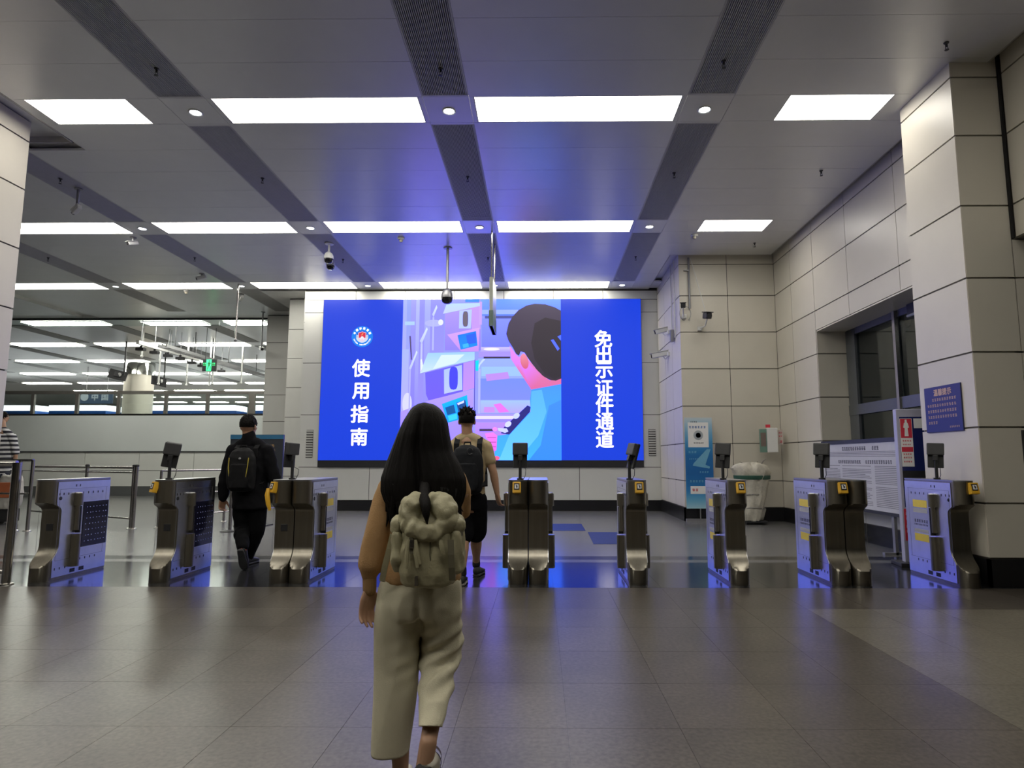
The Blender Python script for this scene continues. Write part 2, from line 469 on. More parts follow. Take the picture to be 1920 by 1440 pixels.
# slatted air grilles
gcache = {}
def grille(x0, y0, y1, far=False):
    t = thing('ceiling_grille', 'dark slatted air grille strip set in the ceiling' if not far else 'plain dark ceiling strip of the hall behind the glass partition', 'grille', (x0, y0, CEIL), 0, 'slatted ceiling strips' if not far else 'dark ceiling strips of the far hall')
    L = round(y1 - y0, 3); k = (L, far)
    if k not in gcache:
        b = (MB().box(0, SW, 0, L, .06, .07) if not far else MB().box(0, SW, 0, L, .062, .074)).mesh(); b.materials.append(MATS['grille_back' if not far else 'far_strip'])
        f = MB().box(0, .02, 0, L, 0, .06).box(SW - .02, SW, 0, L, 0, .06).box(.02, SW - .02, 0, .02, 0, .06).box(.02, SW - .02, L - .02, L, 0, .06).mesh(); f.materials.append(MATS['grille_slat'])
        s = MB(); n = 26
        for i in range(n):
            x = .02 + (SW - .04) * (i + .5) / n
            s.box(x - .0048, x + .0048, .02, L - .02, .002, .028)
        s = s.mesh(); s.materials.append(MATS['grille_slat']); gcache[k] = (b, f, s)
    b, f, s = gcache[k]
    link('backing', b, None, t)
    if not far: link('frame', f, None, t)
    if not far: tag(link('slats', s, None, t), kind='stuff')
    return t
for (a, b) in segs:
    for sx in SX:
        if sx < -13: continue
        if sx < -7 and a < 7.8 and b < 12: 
            grille(sx, 9.05, b) if b > 9.1 else None
            cpanel(sx, sx + SW, 8.4, 9.05) if b > 9.1 else None
            continue
        grille(sx, a + .045, b - .02)
        cpanel(sx, sx + SW, a, a + .045); cpanel(sx, sx + SW, b - .02, b)
for sx in SX[1:]:                                             # rest of the last row up to the glass smoke curtain
    pass
for (x0, x1) in bays:
    if x1 > -4: continue
    cpanel(x0, x1, LY[-1] + LD, 17.7); cpanel(x0, x1, 17.7, 19.45)
for sx in SX:
    if -13 < sx < -6: grille(sx, 16.1, 18.6); cpanel(sx, sx + SW, 18.6, 19.45)
cpanel(SX[3], 2.9, LY[-1] + LD, 16.6) if False else None
slab('ceiling_panel', SX[3], 2.80, LY[-1] + LD, 16.30, CEIL, CEIL + .03, 'ceiling_paint', ceil, .002)
slab('ceiling_panel', SX[2] + SW, SX[3], LY[-1] + LD, 16.30, CEIL, CEIL + .031, 'ceiling_paint', ceil, .002)
# dark lining where the ceiling stops short of the walls and round the column
struct('trim_1', MB().box(4.97, 4.99, -4, 13.44, CEIL, CEIL + .09).box(2.80, 2.82, 13.42, 16.2, CEIL, CEIL + .09).box(2.82, 4.99, 13.42, 13.44, CEIL, CEIL + .09), 'ceiling_void')

# far hall ceiling lights beyond the glass smoke curtain
fl_lab = 'long ceiling light panel of the hall beyond the glass partition'
for y, xs in ((19.85, [(-16.6, -14.0), (-12.75, -10.75), (-10.1, -8.75)]),):
    for x0, x1 in xs: light_panel(x0, x1, y, y + LD, fl_lab, 'light panels of the far hall', 'far_diffuser', CEIL - .035)
for r, y in enumerate((23.72, 27.88, 32.1, 36.2, 40.3, 44.4, 48.5)):
    for k in range(-9, -1):
        x0 = -.81 + PITCH_X * k
        if x0 + 2.5 > -9.2 - .45 * (y - 23.7) + (3.0 if r < 2 else 6): continue
        if VPX + F * (x0 + 2.55) / y < 4 or VPX + F * x0 / y > 492: continue
        light_panel(x0, x0 + 2.55, y, y + LD, fl_lab, 'light panels of the far hall', 'far_diffuser', CEIL - .035)
for k in range(-9, -2):
    sx = -1.435 + PITCH_X * k
    for (a, b) in ((20.5, 23.6), (24.4, 27.8), (28.6, 32.0), (32.8, 36.1)):
        if sx < -1.05 * b or sx > -8.5: continue
        t = grille(sx, a, b, True); t.location.z = CEIL - .075
# glass smoke curtain under the ceiling
t = thing('smoke_curtain', 'low glass smoke curtain hanging across the ceiling with dark top rail', 'glass barrier', (-14, 19.5, CEIL - .25))
MB().box(-10, 6.1, -.03, .03, .2, .25).build('top_rail', 'dark_metal', t)
for k in range(8): MB().box(-10 + 2.0 * k + .01, -8 + 2.0 * k - .01, -.006, .006, 0, .2).build('pane', 'clear_glass', t)

# ---------------------------------------------------------------- walls
def panel_wall(parent, path, zs, m, gap=.010, depth=.02, skip=None, black=True):
    """cladding panels: path is a list of polylines [(x, y), ...] one per panel column, outside on the left of travel; zs the joints"""
    for ci, pl in enumerate(path):
        if black and ci and (Vector(pl[1]) - Vector(pl[0])).normalized().dot((Vector(path[ci - 1][-1]) - Vector(path[ci - 1][-2])).normalized()) > .9 and (Vector(pl[0]) - Vector(path[ci - 1][-1])).length < .01:
            d = (Vector(pl[1]) - Vector(pl[0])).normalized(); q = Vector(pl[0]) + Vector((-d.y, d.x)) * .012
            MB().obox((q.x, q.y, (zs[0] + zs[-1]) / 2), (.011, .011, zs[-1] - zs[0])).build('joint_strip', 'joint_black', parent)
        for zi in range(len(zs) - 1):
            if skip and skip(ci, zi): continue
            z0, z1 = zs[zi] + gap, zs[zi + 1] - gap
            P = [Vector((x, y)) for x, y in pl]
            d0 = (P[1] - P[0]).normalized(); d1 = (P[-1] - P[-2]).normalized()
            P[0] = P[0] + d0 * gap * .6; P[-1] = P[-1] - d1 * gap * .6
            Q = []
            for i, p in enumerate(P):
                d = (P[min(i + 1, len(P) - 1)] - P[max(i - 1, 0)]).normalized(); nrm = Vector((-d.y, d.x))
                Q.append(p + nrm * depth)
            n = len(P)
            prof = P + Q[::-1]
            mb = MB(); vs = [(p.x, p.y, z0) for p in prof] + [(p.x, p.y, z1) for p in prof]; k = 2 * n
            fs = [(i, (i + 1) % k, (i + 1) % k + k, i + k) for i in range(k)]
            for i in range(n - 1): fs += [(i, k - 1 - i, k - 2 - i, i + 1), (i + k, i + 1 + k, 2 * k - 2 - i, 2 * k - 1 - i)]
            mb.add(vs, fs).build('cladding_panel', m, parent, fix=True)
YB = 16.2
# back wall round the big screen
wb = struct('wall_back', MB().box(-6.10, 3.05, YB + .02, YB + .9, 0, CEIL + .3), 'joint_dark')
def flat_panel(parent, x0, x1, z0, z1, y, m='clad_grey', g=.007, d=.02):
    MB().box(x0 + g, x1 - g, y, y + d, z0 + g, z1 - g).build('cladding_panel', m, parent)
tx = [-6.10, -4.78, -3.50, -2.22, -.94, .34, 1.62, 3.04]
for i in range(7): flat_panel(wb, tx[i], tx[i + 1], 5.385, 5.62, YB)
for x0, x1 in ((-6.10, -5.60), (2.59, 3.04)):
    for z0, z1 in ((5.05, 5.385), (3.73, 5.05), (2.40, 3.73), (1.08, 2.40)): flat_panel(wb, x0, x1, z0, z1, YB)
bx = [-6.10, -4.30, -1.66, .98, 3.04]
for i in range(4): flat_panel(wb, bx[i], bx[i + 1], .26, 1.08, YB)
struct('baseboard_back', MB().box(-6.10, 3.04, YB - .012, YB + .02, 0, .255), 'base_black')
# stepped wall ends behind it
ws = struct('wall_step', MB().box(-6.87, -6.02, 17.12, 17.9, 0, CEIL + .2).box(-8.32, -6.6, 19.12, 24.5, 0, CEIL + .2).box(-6.9, -6.6, 17.3, 19.2, 0, CEIL + .2), 'joint_dark')
for zi in range(len(ZJ) - 2):
    z0, z1 = ZJ[zi], ZJ[zi + 1] if zi < 6 else 5.64
    flat_panel(ws, -6.87, -6.02, z0, z1, 17.10)
    flat_panel(ws, -8.32, -6.87, z0, z1, 19.10)
    MB().box(-8.34, -8.32, 19.13, 22.6, z0 + .007, z1 - .007).build('cladding_panel', 'clad_grey', ws)
    MB().box(-6.12, -6.10, YB + .02, 17.1, z0 + .007, z1 - .007).build('cladding_panel', 'clad_grey', ws)
struct('baseboard_step', MB().box(-6.88, -6.02, 17.09, 17.12, 0, .27).box(-8.34, -6.86, 19.09, 19.12, 0, .27), 'base_black')

# wall beside the screen, return and curved corner, pillar wall
XR = 5.08
wr = struct('wall_right', MB().box(3.04, 6.5, 13.62, 16.9, 0, CEIL + .3).box(XR + .02, XR + .6, 11.665, 13.7, 0, CEIL + .3)
            .box(XR + .02, XR + .6, -4, 11.62, 3.63, CEIL + .3)
            .box(XR + .02, XR + .56, 7.7, 11.62, 0, .50), 'joint_mid')
side = [[(3.02, 16.19), (3.02, 15.32)], [(3.02, 15.32), (3.02, 14.48)], [(3.02, 14.48), (3.02, 13.60)]]
fil = [(4.06, 13.60), (XR, 13.60)]
front = [[(3.02, 13.60), (4.06, 13.60)], fil, [(XR, 13.60), (XR, 12.72)], [(XR, 12.72), (XR, 11.66)]]
panel_wall(wr, side + front, ZJ, 'clad_cream')
zs_head = [3.63, 4.00, 4.80, 5.50, 5.74]
panel_wall(wr, [[(XR, 11.66), (XR, 10.36)], [(XR, 10.36), (XR, 8.86)], [(XR, 8.86), (XR, 7.68)], [(XR, 6.66), (XR, 5.2)], [(XR, 5.2), (XR, 3.6)], [(XR, 3.6), (XR, 2.0)], [(XR, 2.0), (XR, .4)]], zs_head, 'clad_cream')
# reveal of the window recess (far side) and soffit
panel_wall(wr, [[(XR, 11.64), (XR + .56, 11.64)]], [.50, .83, 1.61, 2.40, 3.20, 3.63], 'clad_cream', depth=.018)
MB().box(XR + .005, XR + .55, 7.68, 11.63, 3.61, 3.632).build('soffit_panel', 'clad_cream', wr)
MB().box(XR, XR + .02, 7.7, 11.64, .29, .49).build('cladding_panel', 'clad_grey', wr)
MB().box(XR - .02, XR + .55, 7.7, 11.64, .495, .52).build('sill_board', 'clad_grey', wr)
struct('baseboard_right', MB().box(3.0, 3.03, 13.575, 16.19, 0, .275).box(3.0, XR, 13.575, 13.61, 0, .275).box(XR - .02, XR + .03, 7.68, 13.6, 0, .275), 'base_black')
# window in the recess
XW = XR + .58
wi = sempty('window_1')
fr = MB()
for y0, y1 in ((11.30, 11.62), (8.0, 8.12)): fr.box(XW - .06, XW + .02, y0, y1, .52, 3.6)
fr.box(XW - .07, XW + .02, 7.7, 11.62, 2.06, 2.24).box(XW - .05, XW + .02, 7.7, 11.62, 3.50, 3.61).box(XW - .05, XW + .02, 7.7, 11.62, .50, .6)
fr.build('window_frame', mat('window_frame_metal', (.15, .16, .17), .4, .6, var=.05), wi)
MB().box(XW - .10, XW - .04, 9.93, 10.0, .52, 3.6).build('mullion', 'rail_steel', wi)
for y0, y1 in ((10.0, 11.30), (8.12, 9.93), (7.7, 8.0)):
    for z0, z1 in ((.6, 2.06), (2.24, 3.5)): MB().box(XW - .02, XW - .008, y0, y1, z0, z1).build('pane', 'dark_window_glass', wi)
# dim room behind the window
bk = struct('wall_room_behind', MB().box(XW + 1.6, XW + 1.65, 7, 12.6, 0, 4).box(XW, XW + 1.65, 12.0, 12.05, 0, 4).box(XW, XW + 1.65, 7.0, 7.05, 0, 4).box(XW, XW + 1.65, 7, 12.6, 3.9, 4), mat('back_room_paint', (.36, .38, .37), .8, var=.1))
for k, (y, z) in enumerate(((11.0, 2.45), (10.45, 2.45), (11.0, 1.35), (10.45, 1.35))):
    tag(MB().box(XW + 1.56, XW + 1.598, y - .2, y + .16, z, z + .55).build('paper_notice', mat('notice_paper', (.66, .70, .66), .7, var=.05), bevel=.002), 'pale paper sheet on the wall behind the window', 'paper', 'paper sheets behind the window')
t = thing('tube_lamp', 'unlit tube lamp above the window behind the pillar', 'lamp', (XW - .12, 8.9, 3.42))
MB().cyl((0, -.6, 0), (0, .62, 0), .022).build('tube', mat('tube_grey', (.35, .36, .42), .3, var=.03), t, smooth=True)
MB().box(.0, .05, -.62, .64, .02, .18).build('holder', 'dark_metal', t)

# pillar
pl = struct('pillar', MB().box(4.565, 5.09, 6.715, 7.66, 0, CEIL + .2).box(5.0, 6.0, 6.715, 6.9, 0, 3.63), 'joint_mid')
panel_wall(pl, [[(4.545, 7.68), (4.545, 6.695)], [(4.545, 6.695), (5.06, 6.695)]], ZJ[:-2] + [5.48, 5.74], 'clad_cream', black=False)
panel_wall(pl, [[(5.06, 6.695), (6.0, 6.695)]], [.28, .83, 1.61, 2.40, 3.20, 3.63], 'clad_cream')
struct('baseboard_pillar', MB().box(4.52, 4.55, 6.67, 7.68, 0, .275).box(4.52, 6.0, 6.67, 6.70, 0, .275), 'base_black')
MB().box(5.055, 5.078, 6.67, 6.694, 3.63, 5.74).build('joint_strip', 'joint_black', pl)

# column at the other side of the gates
cl = struct('column', MB().box(-7.9, -6.80, 6.7, 7.98, 0, CEIL + .2), 'joint_dark')
panel_wall(cl, [[(-6.78, 6.69), (-6.78, 8.0)], [(-6.78, 8.0), (-7.9, 8.0)], [(-7.9, 6.69), (-6.78, 6.69)]], ZJ[:-2] + [5.46, 5.74], 'clad_cream')
struct('baseboard_column', MB().box(-6.80, -6.76, 6.67, 8.02, 0, .275).box(-7.9, -6.76, 8.0, 8.03, 0, .275).box(-7.9, -6.76, 6.66, 6.70, 0, .275), 'base_black')
struct('trim_2', MB().box(-8.1, -6.50, 6.5, 6.52, CEIL, CEIL + .09).box(-6.52, -6.50, 6.5, 8.4, CEIL, CEIL + .09).box(-8.1, -6.5, 8.38, 8.4, CEIL, CEIL + .09), 'ceiling_void')

# low wall with glass on top that closes off the far hall
YP = 22.6
wp = struct('wall_partition', MB().box(-34, -8.33, YP + .02, YP + .2, 0, 2.84), 'joint_dark')
xs = [-8.34 - 1.94 * k for k in range(13)]
for k in range(12):
    flat_panel(wp, xs[k + 1], xs[k], .33, .88, YP, 'clad_grey'); flat_panel(wp, xs[k + 1], xs[k], .88, 1.53, YP, 'clad_grey')
MB().box(-31.6, -8.34, YP - .01, YP + .02, 1.56, 2.82).build('white_board', mat('board_white', (.60, .625, .615), .45, var=.02, scale=1), wp)
MB().box(-31.6, -8.34, YP - .03, YP + .02, 1.525, 1.56).build('rail_strip', 'dark_metal', wp)
struct('baseboard_partition', MB().box(-34, -8.34, YP - .015, YP + .02, 0, .32), mat('base_grey', (.10, .105, .105), .35, var=.06))
gp = thing('glass_screen', 'row of clear glass panes in brown steel frame above the low white wall', 'glass screen', (-8.4, YP + .1, 2.84))
bm_ = 'frame_brown'
mat(bm_, (.30, .28, .26), .35, .7, var=.06)
MB().box(-24, 0, -.04, .04, .76, .87).build('top_rail', bm_, gp); MB().box(-24, 0, -.05, .05, 0, .05).build('sill_rail', 'rail_steel', gp)
px = [-.05, -1.9, -3.5, -5.0, -6.7, -8.2, -9.8, -11.4, -13.0, -14.6]
for k, x in enumerate(px):
    w = .11 if k == 1 else .055
    MB().box(x - w, x + w, -.045, .045, .05, .76).build('post', bm_, gp)
for k in range(len(px) - 1): MB().box(px[k + 1] + .06, px[k] - .06, -.006, .006, .05, .76).build('pane', 'clear_glass', gp)
# end wall and side of the far hall
struct('wall_far', MB().box(-45, 8, 52, 52.3, 0, CEIL + .2), mat('far_wall', (.45, .46, .44), .6, var=.05))
struct('wall_far_side', MB().box(-8.32, -6.6, 24.5, 52, 0, CEIL + .2), 'clad_grey')
struct('wall_left', MB().box(-40.3, -40, -5, 52, 0, CEIL + .2), mat('far_wall2', (.5, .5, .48), .6, var=.05))

# ---------------------------------------------------------------- big LED screen
SX0, SX1, SZ0, SZ1 = -5.595, 2.585, 1.253, 5.38
VX0, VX1 = -3.534, .532
scr = thing('led_screen', 'huge LED video screen with blue side fields on the end wall', 'screen', (0, YB - .01, 0))
MB().box(SX0 - .005, SX1 + .005, -.045, .009, 1.085, SZ1 + .005).build('housing', 'black_plastic', scr)
attr_emit_mat('screen_light', SCREEN_STRENGTH)
def slin(c, k):
    """LED light: blue diodes are driven well past white"""
    r, g, b = lin(c); return (r, g, b * (k if b > .5 else 1.0))
def cfield(name, x0, x1, top, bot, nx=6, nz=8, fn=None):
    mb = MB()
    for j in range(nz + 1):
        for i in range(nx + 1):
            u, v = i / nx, j / nz
            mb.v.append((x0 + (x1 - x0) * u, -.050, SZ1 + (SZ0 - SZ1) * v))
            c = [a + (b - a) * v for a, b in zip(top, bot)]
            if fn: c = fn(u, v, c)
            mb.c.append(slin(c, 1.2))
    for j in range(nz):
        for i in range(nx):
            a = j * (nx + 1) + i; mb.f.append((a, a + nx + 1, a + nx + 2, a + 1))
    return mb.build(name, 'screen_light', scr)
cfield('display_field', SX0, VX0, (24, 66, 208), (24, 66, 208))
cfield('display_field', VX1, SX1, (24, 66, 208), (24, 66, 208))
# the film shown in the middle, as flat layered fields of light
vid = MB(); lay = [0]
def vp(x, y): return (VX0 + (x - 62) / (1425 - 62) * (VX1 - VX0), SZ1 + (y - 38) / (1403 - 38) * (SZ0 - SZ1))
def poly(pts, c, c2=None):
    """pts in picture units; colour c, fading to c2 from top to bottom"""
    lay[0] += 1; d = -.050 - .0004 * lay[0]; o = len(vid.v)
    y0 = min(p[1] for p in pts); y1 = max(p[1] for p in pts)
    for x, y in pts:
        a, b = vp(min(max(x, 62), 1425), min(max(y, 38), 1403)); vid.v.append((a, d, b))
        k = (y - y0) / max(1e-6, y1 - y0); cc = c if c2 is None else [p + (q - p) * k for p, q in zip(c, c2)]
        vid.c.append(slin(cc, 2.8))
    vid.f.append(tuple(range(o, o + len(pts))))
def ov(cx, cy, rx, ry, c, c2=None, n=20, rot=0, sq=1.0):
    P = []
    for k in range(n):
        t = 2 * math.pi * k / n; a = rx * math.copysign(abs(math.cos(t)) ** sq, math.cos(t)); b = ry * math.copysign(abs(math.sin(t)) ** sq, math.sin(t))
        P.append((cx + a * math.cos(rot) - b * math.sin(rot), cy + a * math.sin(rot) + b * math.cos(rot)))
    poly(P, c, c2)
def rect(x0, y0, x1, y1, c, c2=None): poly([(x0, y0), (x1, y0), (x1, y1), (x0, y1)], c, c2)
rect(62, 38, 1425, 1403, (150, 160, 250), (160, 165, 245))
for x0, x1, c, c2 in ((62, 95, (170, 185, 250), (185, 170, 235)), (95, 130, (150, 170, 250), (175, 165, 225)), (130, 175, (165, 165, 225), (140, 130, 200)), (175, 205, (185, 195, 255), (150, 140, 225)), (205, 250, (150, 150, 215), (160, 150, 225)), (250, 300, (175, 185, 255), (150, 140, 235)), (300, 420, (150, 150, 235), (165, 155, 240))):
    rect(x0, 38, x1, 1100, c, c2)
rect(62, 470, 120, 1100, (175, 190, 250), (190, 180, 240)); rect(80, 230, 165, 262, (180, 215, 255)); poly([(120, 355), (135, 355), (150, 560), (138, 560)], (95, 85, 130))
ov(115, 930, 40, 90, (225, 225, 255)); ov(330, 245, 80, 30, (185, 190, 255)); ov(390, 238, 22, 26, (240, 245, 255))
# the gates behind: pale doors and bars
rect(735, 38, 1425, 185, (120, 170, 255), (110, 145, 250)); rect(735, 130, 1060, 168, (165, 190, 255)); rect(770, 182, 1060, 206, (85, 90, 165))
rect(745, 206, 1060, 455, (140, 155, 255), (125, 135, 250)); rect(735, 452, 1000, 492, (215, 205, 255), (180, 165, 245)); ov(830, 470, 70, 12, (255, 250, 255))
rect(720, 492, 1010, 540, (175, 155, 235)); rect(762, 534, 990, 550, (62, 50, 78))
rect(715, 550, 1200, 1030, (160, 185, 255), (150, 165, 250)); rect(715, 720, 1200, 900, (125, 150, 255), (135, 150, 250)); rect(745, 620, 1200, 700, (165, 205, 250)); poly([(780, 685), (970, 665), (985, 720), (790, 742)], (200, 150, 225)); rect(740, 905, 1200, 1010, (170, 205, 250), (190, 175, 245))
poly([(850, 940), (910, 928), (985, 1000), (900, 1008)], (245, 125, 195)); rect(770, 960, 860, 1005, (215, 150, 230))
rect(700, 1018, 1150, 1035, (175, 160, 245)); rect(700, 1035, 1100, 1062, (240, 232, 255)); rect(700, 1062, 1060, 1085, (165, 145, 235)); rect(695, 1088, 1000, 1403, (195, 150, 235), (175, 140, 235)); rect(733, 1143, 850, 1163, (75, 62, 92))
poly([(715, 612), (750, 560), (770, 552), (775, 560), (735, 605), (722, 640)], (205, 225, 255)); rect(718, 640, 738, 1015, (185, 190, 255))
poly([(692, 570), (722, 563), (719, 655), (695, 655)], (0, 225, 235))
# far reading desk
poly([(425, 165), (728, 92), (740, 480), (430, 480)], (185, 160, 240), (150, 135, 235)); poly([(640, 110), (728, 92), (735, 300), (660, 300)], (205, 160, 235)); rect(600, 38, 720, 62, (40, 140, 250)); rect(720, 60, 745, 260, (210, 170, 240))
poly([(408, 165), (440, 76), (726, 72), (728, 98)], (190, 225, 255), (205, 215, 255)); poly([(550, 138), (658, 126), (650, 292), (548, 292)], (190, 210, 255)); ov(603, 210, 24, 68, (112, 102, 122), sq=.6)
poly([(448, 345), (725, 285), (720, 490), (570, 490)], (225, 175, 238), (205, 150, 235)); poly([(537, 350), (695, 315), (710, 440), (565, 475)], (10, 125, 205), (20, 150, 225)); poly([(610, 350), (690, 333), (700, 415), (625, 430)], (40, 100, 200)); poly([(580, 430), (630, 418), (636, 450), (588, 462)], (60, 190, 235))
# near reading desk
poly([(265, 672), (688, 565), (690, 800), (300, 910), (275, 850)], (112, 104, 228), (120, 100, 225)); poly([(590, 590), (688, 565), (690, 800), (590, 830)], (190, 150, 232), (205, 150, 225)); rect(685, 560, 692, 1100, (95, 85, 165))
poly([(220, 676), (285, 502), (686, 494), (686, 562), (470, 610)], (165, 215, 255), (215, 240, 255)); poly([(400, 520), (600, 515), (520, 590), (330, 640)], (225, 248, 255))
poly([(425, 645), (578, 604), (585, 815), (430, 850)], (180, 205, 255), (195, 210, 255)); ov(508, 718, 37, 97, (72, 72, 205), sq=.6)
poly([(62, 1000), (300, 905), (680, 810), (682, 1100), (690, 1403), (62, 1403)], (190, 165, 245), (160, 140, 240)); poly([(412, 935), (625, 860), (648, 1045), (460, 1093)], (0, 195, 250), (25, 170, 240)); poly([(440, 965), (515, 940), (532, 1010), (460, 1030)], (10, 95, 170)); poly([(535, 925), (610, 900), (630, 985), (555, 1010)], (25, 80, 160)); poly([(540, 930), (600, 905), (600, 925), (550, 945)], (225, 235, 255)); poly([(465, 1035), (540, 1015), (545, 1060), (475, 1078)], (60, 220, 250))
for P in ([(125, 635), (188, 480), (196, 498), (142, 645)], [(213, 400), (272, 280), (280, 300), (232, 425)], [(316, 170), (352, 88), (360, 112), (328, 195)]): poly(P, (225, 240, 255), (195, 205, 255))
rect(130, 640, 142, 1000, (185, 185, 250)); rect(222, 420, 238, 660, (200, 205, 255)); rect(320, 195, 334, 480, (190, 195, 255)); poly([(222, 560), (236, 555), (246, 610), (226, 676)], (240, 250, 255))
# officer seen from behind
poly([(1172, 815), (1300, 790), (1425, 765), (1425, 1403), (858, 1403), (880, 1200), (960, 1190), (1165, 1000), (1160, 900)], (75, 160, 250), (70, 190, 255)); poly([(1172, 830), (1260, 815), (1300, 1000), (1230, 1200), (1060, 1403), (900, 1403), (985, 1195), (1165, 1005)], (95, 190, 255), (110, 215, 255)); poly([(1320, 950), (1425, 900), (1425, 1403), (1150, 1403), (1250, 1280)], (70, 150, 250), (60, 150, 250))
poly([(985, 440), (1040, 515), (1065, 540), (1110, 505), (1140, 550), (1175, 595), (1220, 650), (1280, 705), (1330, 737), (1425, 720), (1425, 768), (1300, 792), (1170, 815), (1120, 740), (1060, 650), (1000, 560)], (240, 150, 195), (232, 110, 175))
poly([(955, 340), (975, 250), (1010, 190), (1060, 135), (1130, 95), (1200, 80), (1290, 85), (1370, 110), (1425, 140), (1425, 722), (1380, 740), (1330, 735), (1270, 700), (1220, 650), (1172, 590), (1140, 545), (1112, 500), (1080, 492), (1065, 528), (1040, 512), (1010, 455), (975, 400)], (84, 74, 96), (58, 50, 64))
poly([(1200, 250), (1290, 200), (1425, 230), (1425, 700), (1370, 725), (1290, 690), (1200, 560), (1170, 420)], (60, 52, 62), (50, 44, 54)); ov(1112, 575, 34, 66, (248, 150, 175), (225, 100, 135), rot=-.2)
poly([(1338, 395), (1360, 388), (1412, 468), (1396, 486)], (90, 120, 232)); poly([(1395, 365), (1425, 350), (1425, 400)], (90, 125, 235))
poly([(780, 1182), (850, 1172), (885, 1200), (878, 1320), (850, 1330), (820, 1255), (790, 1215)], (250, 140, 205), (255, 110, 190)); 
for y in (1212, 1250, 1288): rect(800, y, 875, y + 7, (205, 90, 165))
ov(864, 1146, 22, 18, (250, 150, 200)); ov(880, 1385, 26, 18, (250, 110, 160))
poly([(940, 1130), (1138, 948), (1165, 960), (1160, 1002), (985, 1192), (915, 1180)], (44, 44, 140), (50, 45, 130)); ov(1045, 1035, 30, 22, (215, 225, 255), rot=-.6); ov(975, 1105, 30, 22, (225, 230, 255), rot=-.6); poly([(888, 1135), (965, 1140), (978, 1165), (950, 1178), (892, 1158)], (215, 220, 255))
vid.build('video_picture', 'screen_light', scr)
mat('screen_white', (.86, .84, 1.0), .6, emit=1.0)
for ch, x, y in (('使', 677, 690), ('用', 676, 733), ('指', 674, 776), ('南', 673, 819)):
    p = at(x, y, YB - .07); text(ch, .47, 'screen_white', scr, (p.x, -.056, p.z), FRONT, .012, 'letter')
for ch, x, y in (('免', 1131, 635), ('出', 1132, 665), ('示', 1132.5, 694), ('证', 1133, 727), ('件', 1133.5, 758), ('通', 1134, 790), ('道', 1134, 823)):
    p = at(x, y, YB - .07); text(ch, .47, 'screen_white', scr, (p.x, -.056, p.z), FRONT, .012, 'letter')
# round emblem
ep = at(679, 631, YB - .07)
def disc(rx, rz, col, d, a0=0, a1=360, ri=0.0, n=40, name='emblem'):
    mb = MB()
    if ri == 0:
        for k in range(n): t = R(a0 + (a1 - a0) * k / n); mb.v.append((ep.x + rx * math.cos(t), -.050 - d, ep.z + rz * math.sin(t))); mb.c.append(lin(col))
        mb.f.append(tuple(range(n - 1, -1, -1)))
    else:
        for k in range(n + 1):
            t = R(a0 + (a1 - a0) * k / n)
            for q in (rx, ri): mb.v.append((ep.x + q * math.cos(t), -.050 - d, ep.z + q * math.sin(t))); mb.c.append(lin(col))
        for k in range(n): mb.f.append((2 * k, 2 * k + 1, 2 * k + 3, 2 * k + 2))
    return mb.build(name, 'screen_light', scr)
disc(.275, .275, (0, 130, 245), .001); disc(.15, .15, (35, 75, 215), .002)
disc(.16, .16, (215, 225, 245), .003, 190, 350, .11); disc(.155, .155, (190, 205, 235), .003, 160, 195, .10); disc(.155, .155, (190, 205, 235), .003, -15, 20, .10)
mb = MB()
for P, c, d in (([(-.105, .10), (0, .135), (.105, .10), (.10, -.05), (.05, -.11), (0, -.135), (-.05, -.11), (-.10, -.05)], (235, 215, 235), .004), ([(-.09, .09), (0, .12), (.09, .09), (.085, -.03), (.04, -.03), (0, .0), (-.04, -.03), (-.085, -.03)], (225, 45, 75), .005), ([(-.05, -.075), (-.035, -.01), (0, .012), (.035, -.01), (.05, -.075), (.02, -.075), (.012, -.045), (-.012, -.045), (-.02, -.075)], (245, 240, 250), .006), ([(-.012, .03), (.03, .085), (.012, .085), (-.022, .04)], (250, 215, 90), .007)):
    o_ = len(mb.v)
    for a, b in P: mb.v.append((ep.x + a, -.050 - d, ep.z + b)); mb.c.append(lin(c))
    mb.f.append(tuple(range(o_ + len(P) - 1, o_ - 1, -1)))
mb.build('emblem_shield', 'screen_light', scr)
for k, ch in enumerate('中国移民管理'):
    a = R(155 - 26 * k); text(ch, .062, 'screen_white', scr, (ep.x + .215 * math.cos(a), -.053, ep.z + .215 * math.sin(a)), (math.pi / 2, -(a - math.pi / 2), 0), .003, 'emblem_letter')
for k, ch in enumerate('CHINA IMMIGRATION'):
    if ch == ' ': continue
    a = R(200 + 8.8 * k); text(ch, .048, 'screen_white', scr, (ep.x + .215 * math.cos(a), -.053, ep.z + .215 * math.sin(a)), (math.pi / 2, -(a + math.pi / 2), 0), .002, 'emblem_letter')
# vents beside the screen
def vent(x0, x1, z0, z1, y, label):
    t = thing('wall_vent', label, 'vent', ((x0 + x1) / 2, y, z0)); w = (x1 - x0) / 2; h = z1 - z0
    MB().box(-w, w, -.012, -.004, 0, h).build('backing', 'joint_dark', t)
    n = 11
    for k in range(n):
        z = h * (k + .5) / n
        MB().obox((0, -.016, z), (2 * w * .96, .012, h / n * .55), Matrix.Rotation(R(25), 3, 'X')).build('slat', 'clad_grey', t)
a = at(573, 858, YB); b = at(588, 806, YB); vent(a.x, b.x, a.z, b.z, YB, 'small slatted vent in the wall on the emblem side of the screen')
a = at(1216.5, 855, YB); b = at(1229, 805, YB); vent(a.x, b.x, a.z, b.z, YB, 'small slatted vent in the wall between screen and cream wall corner')

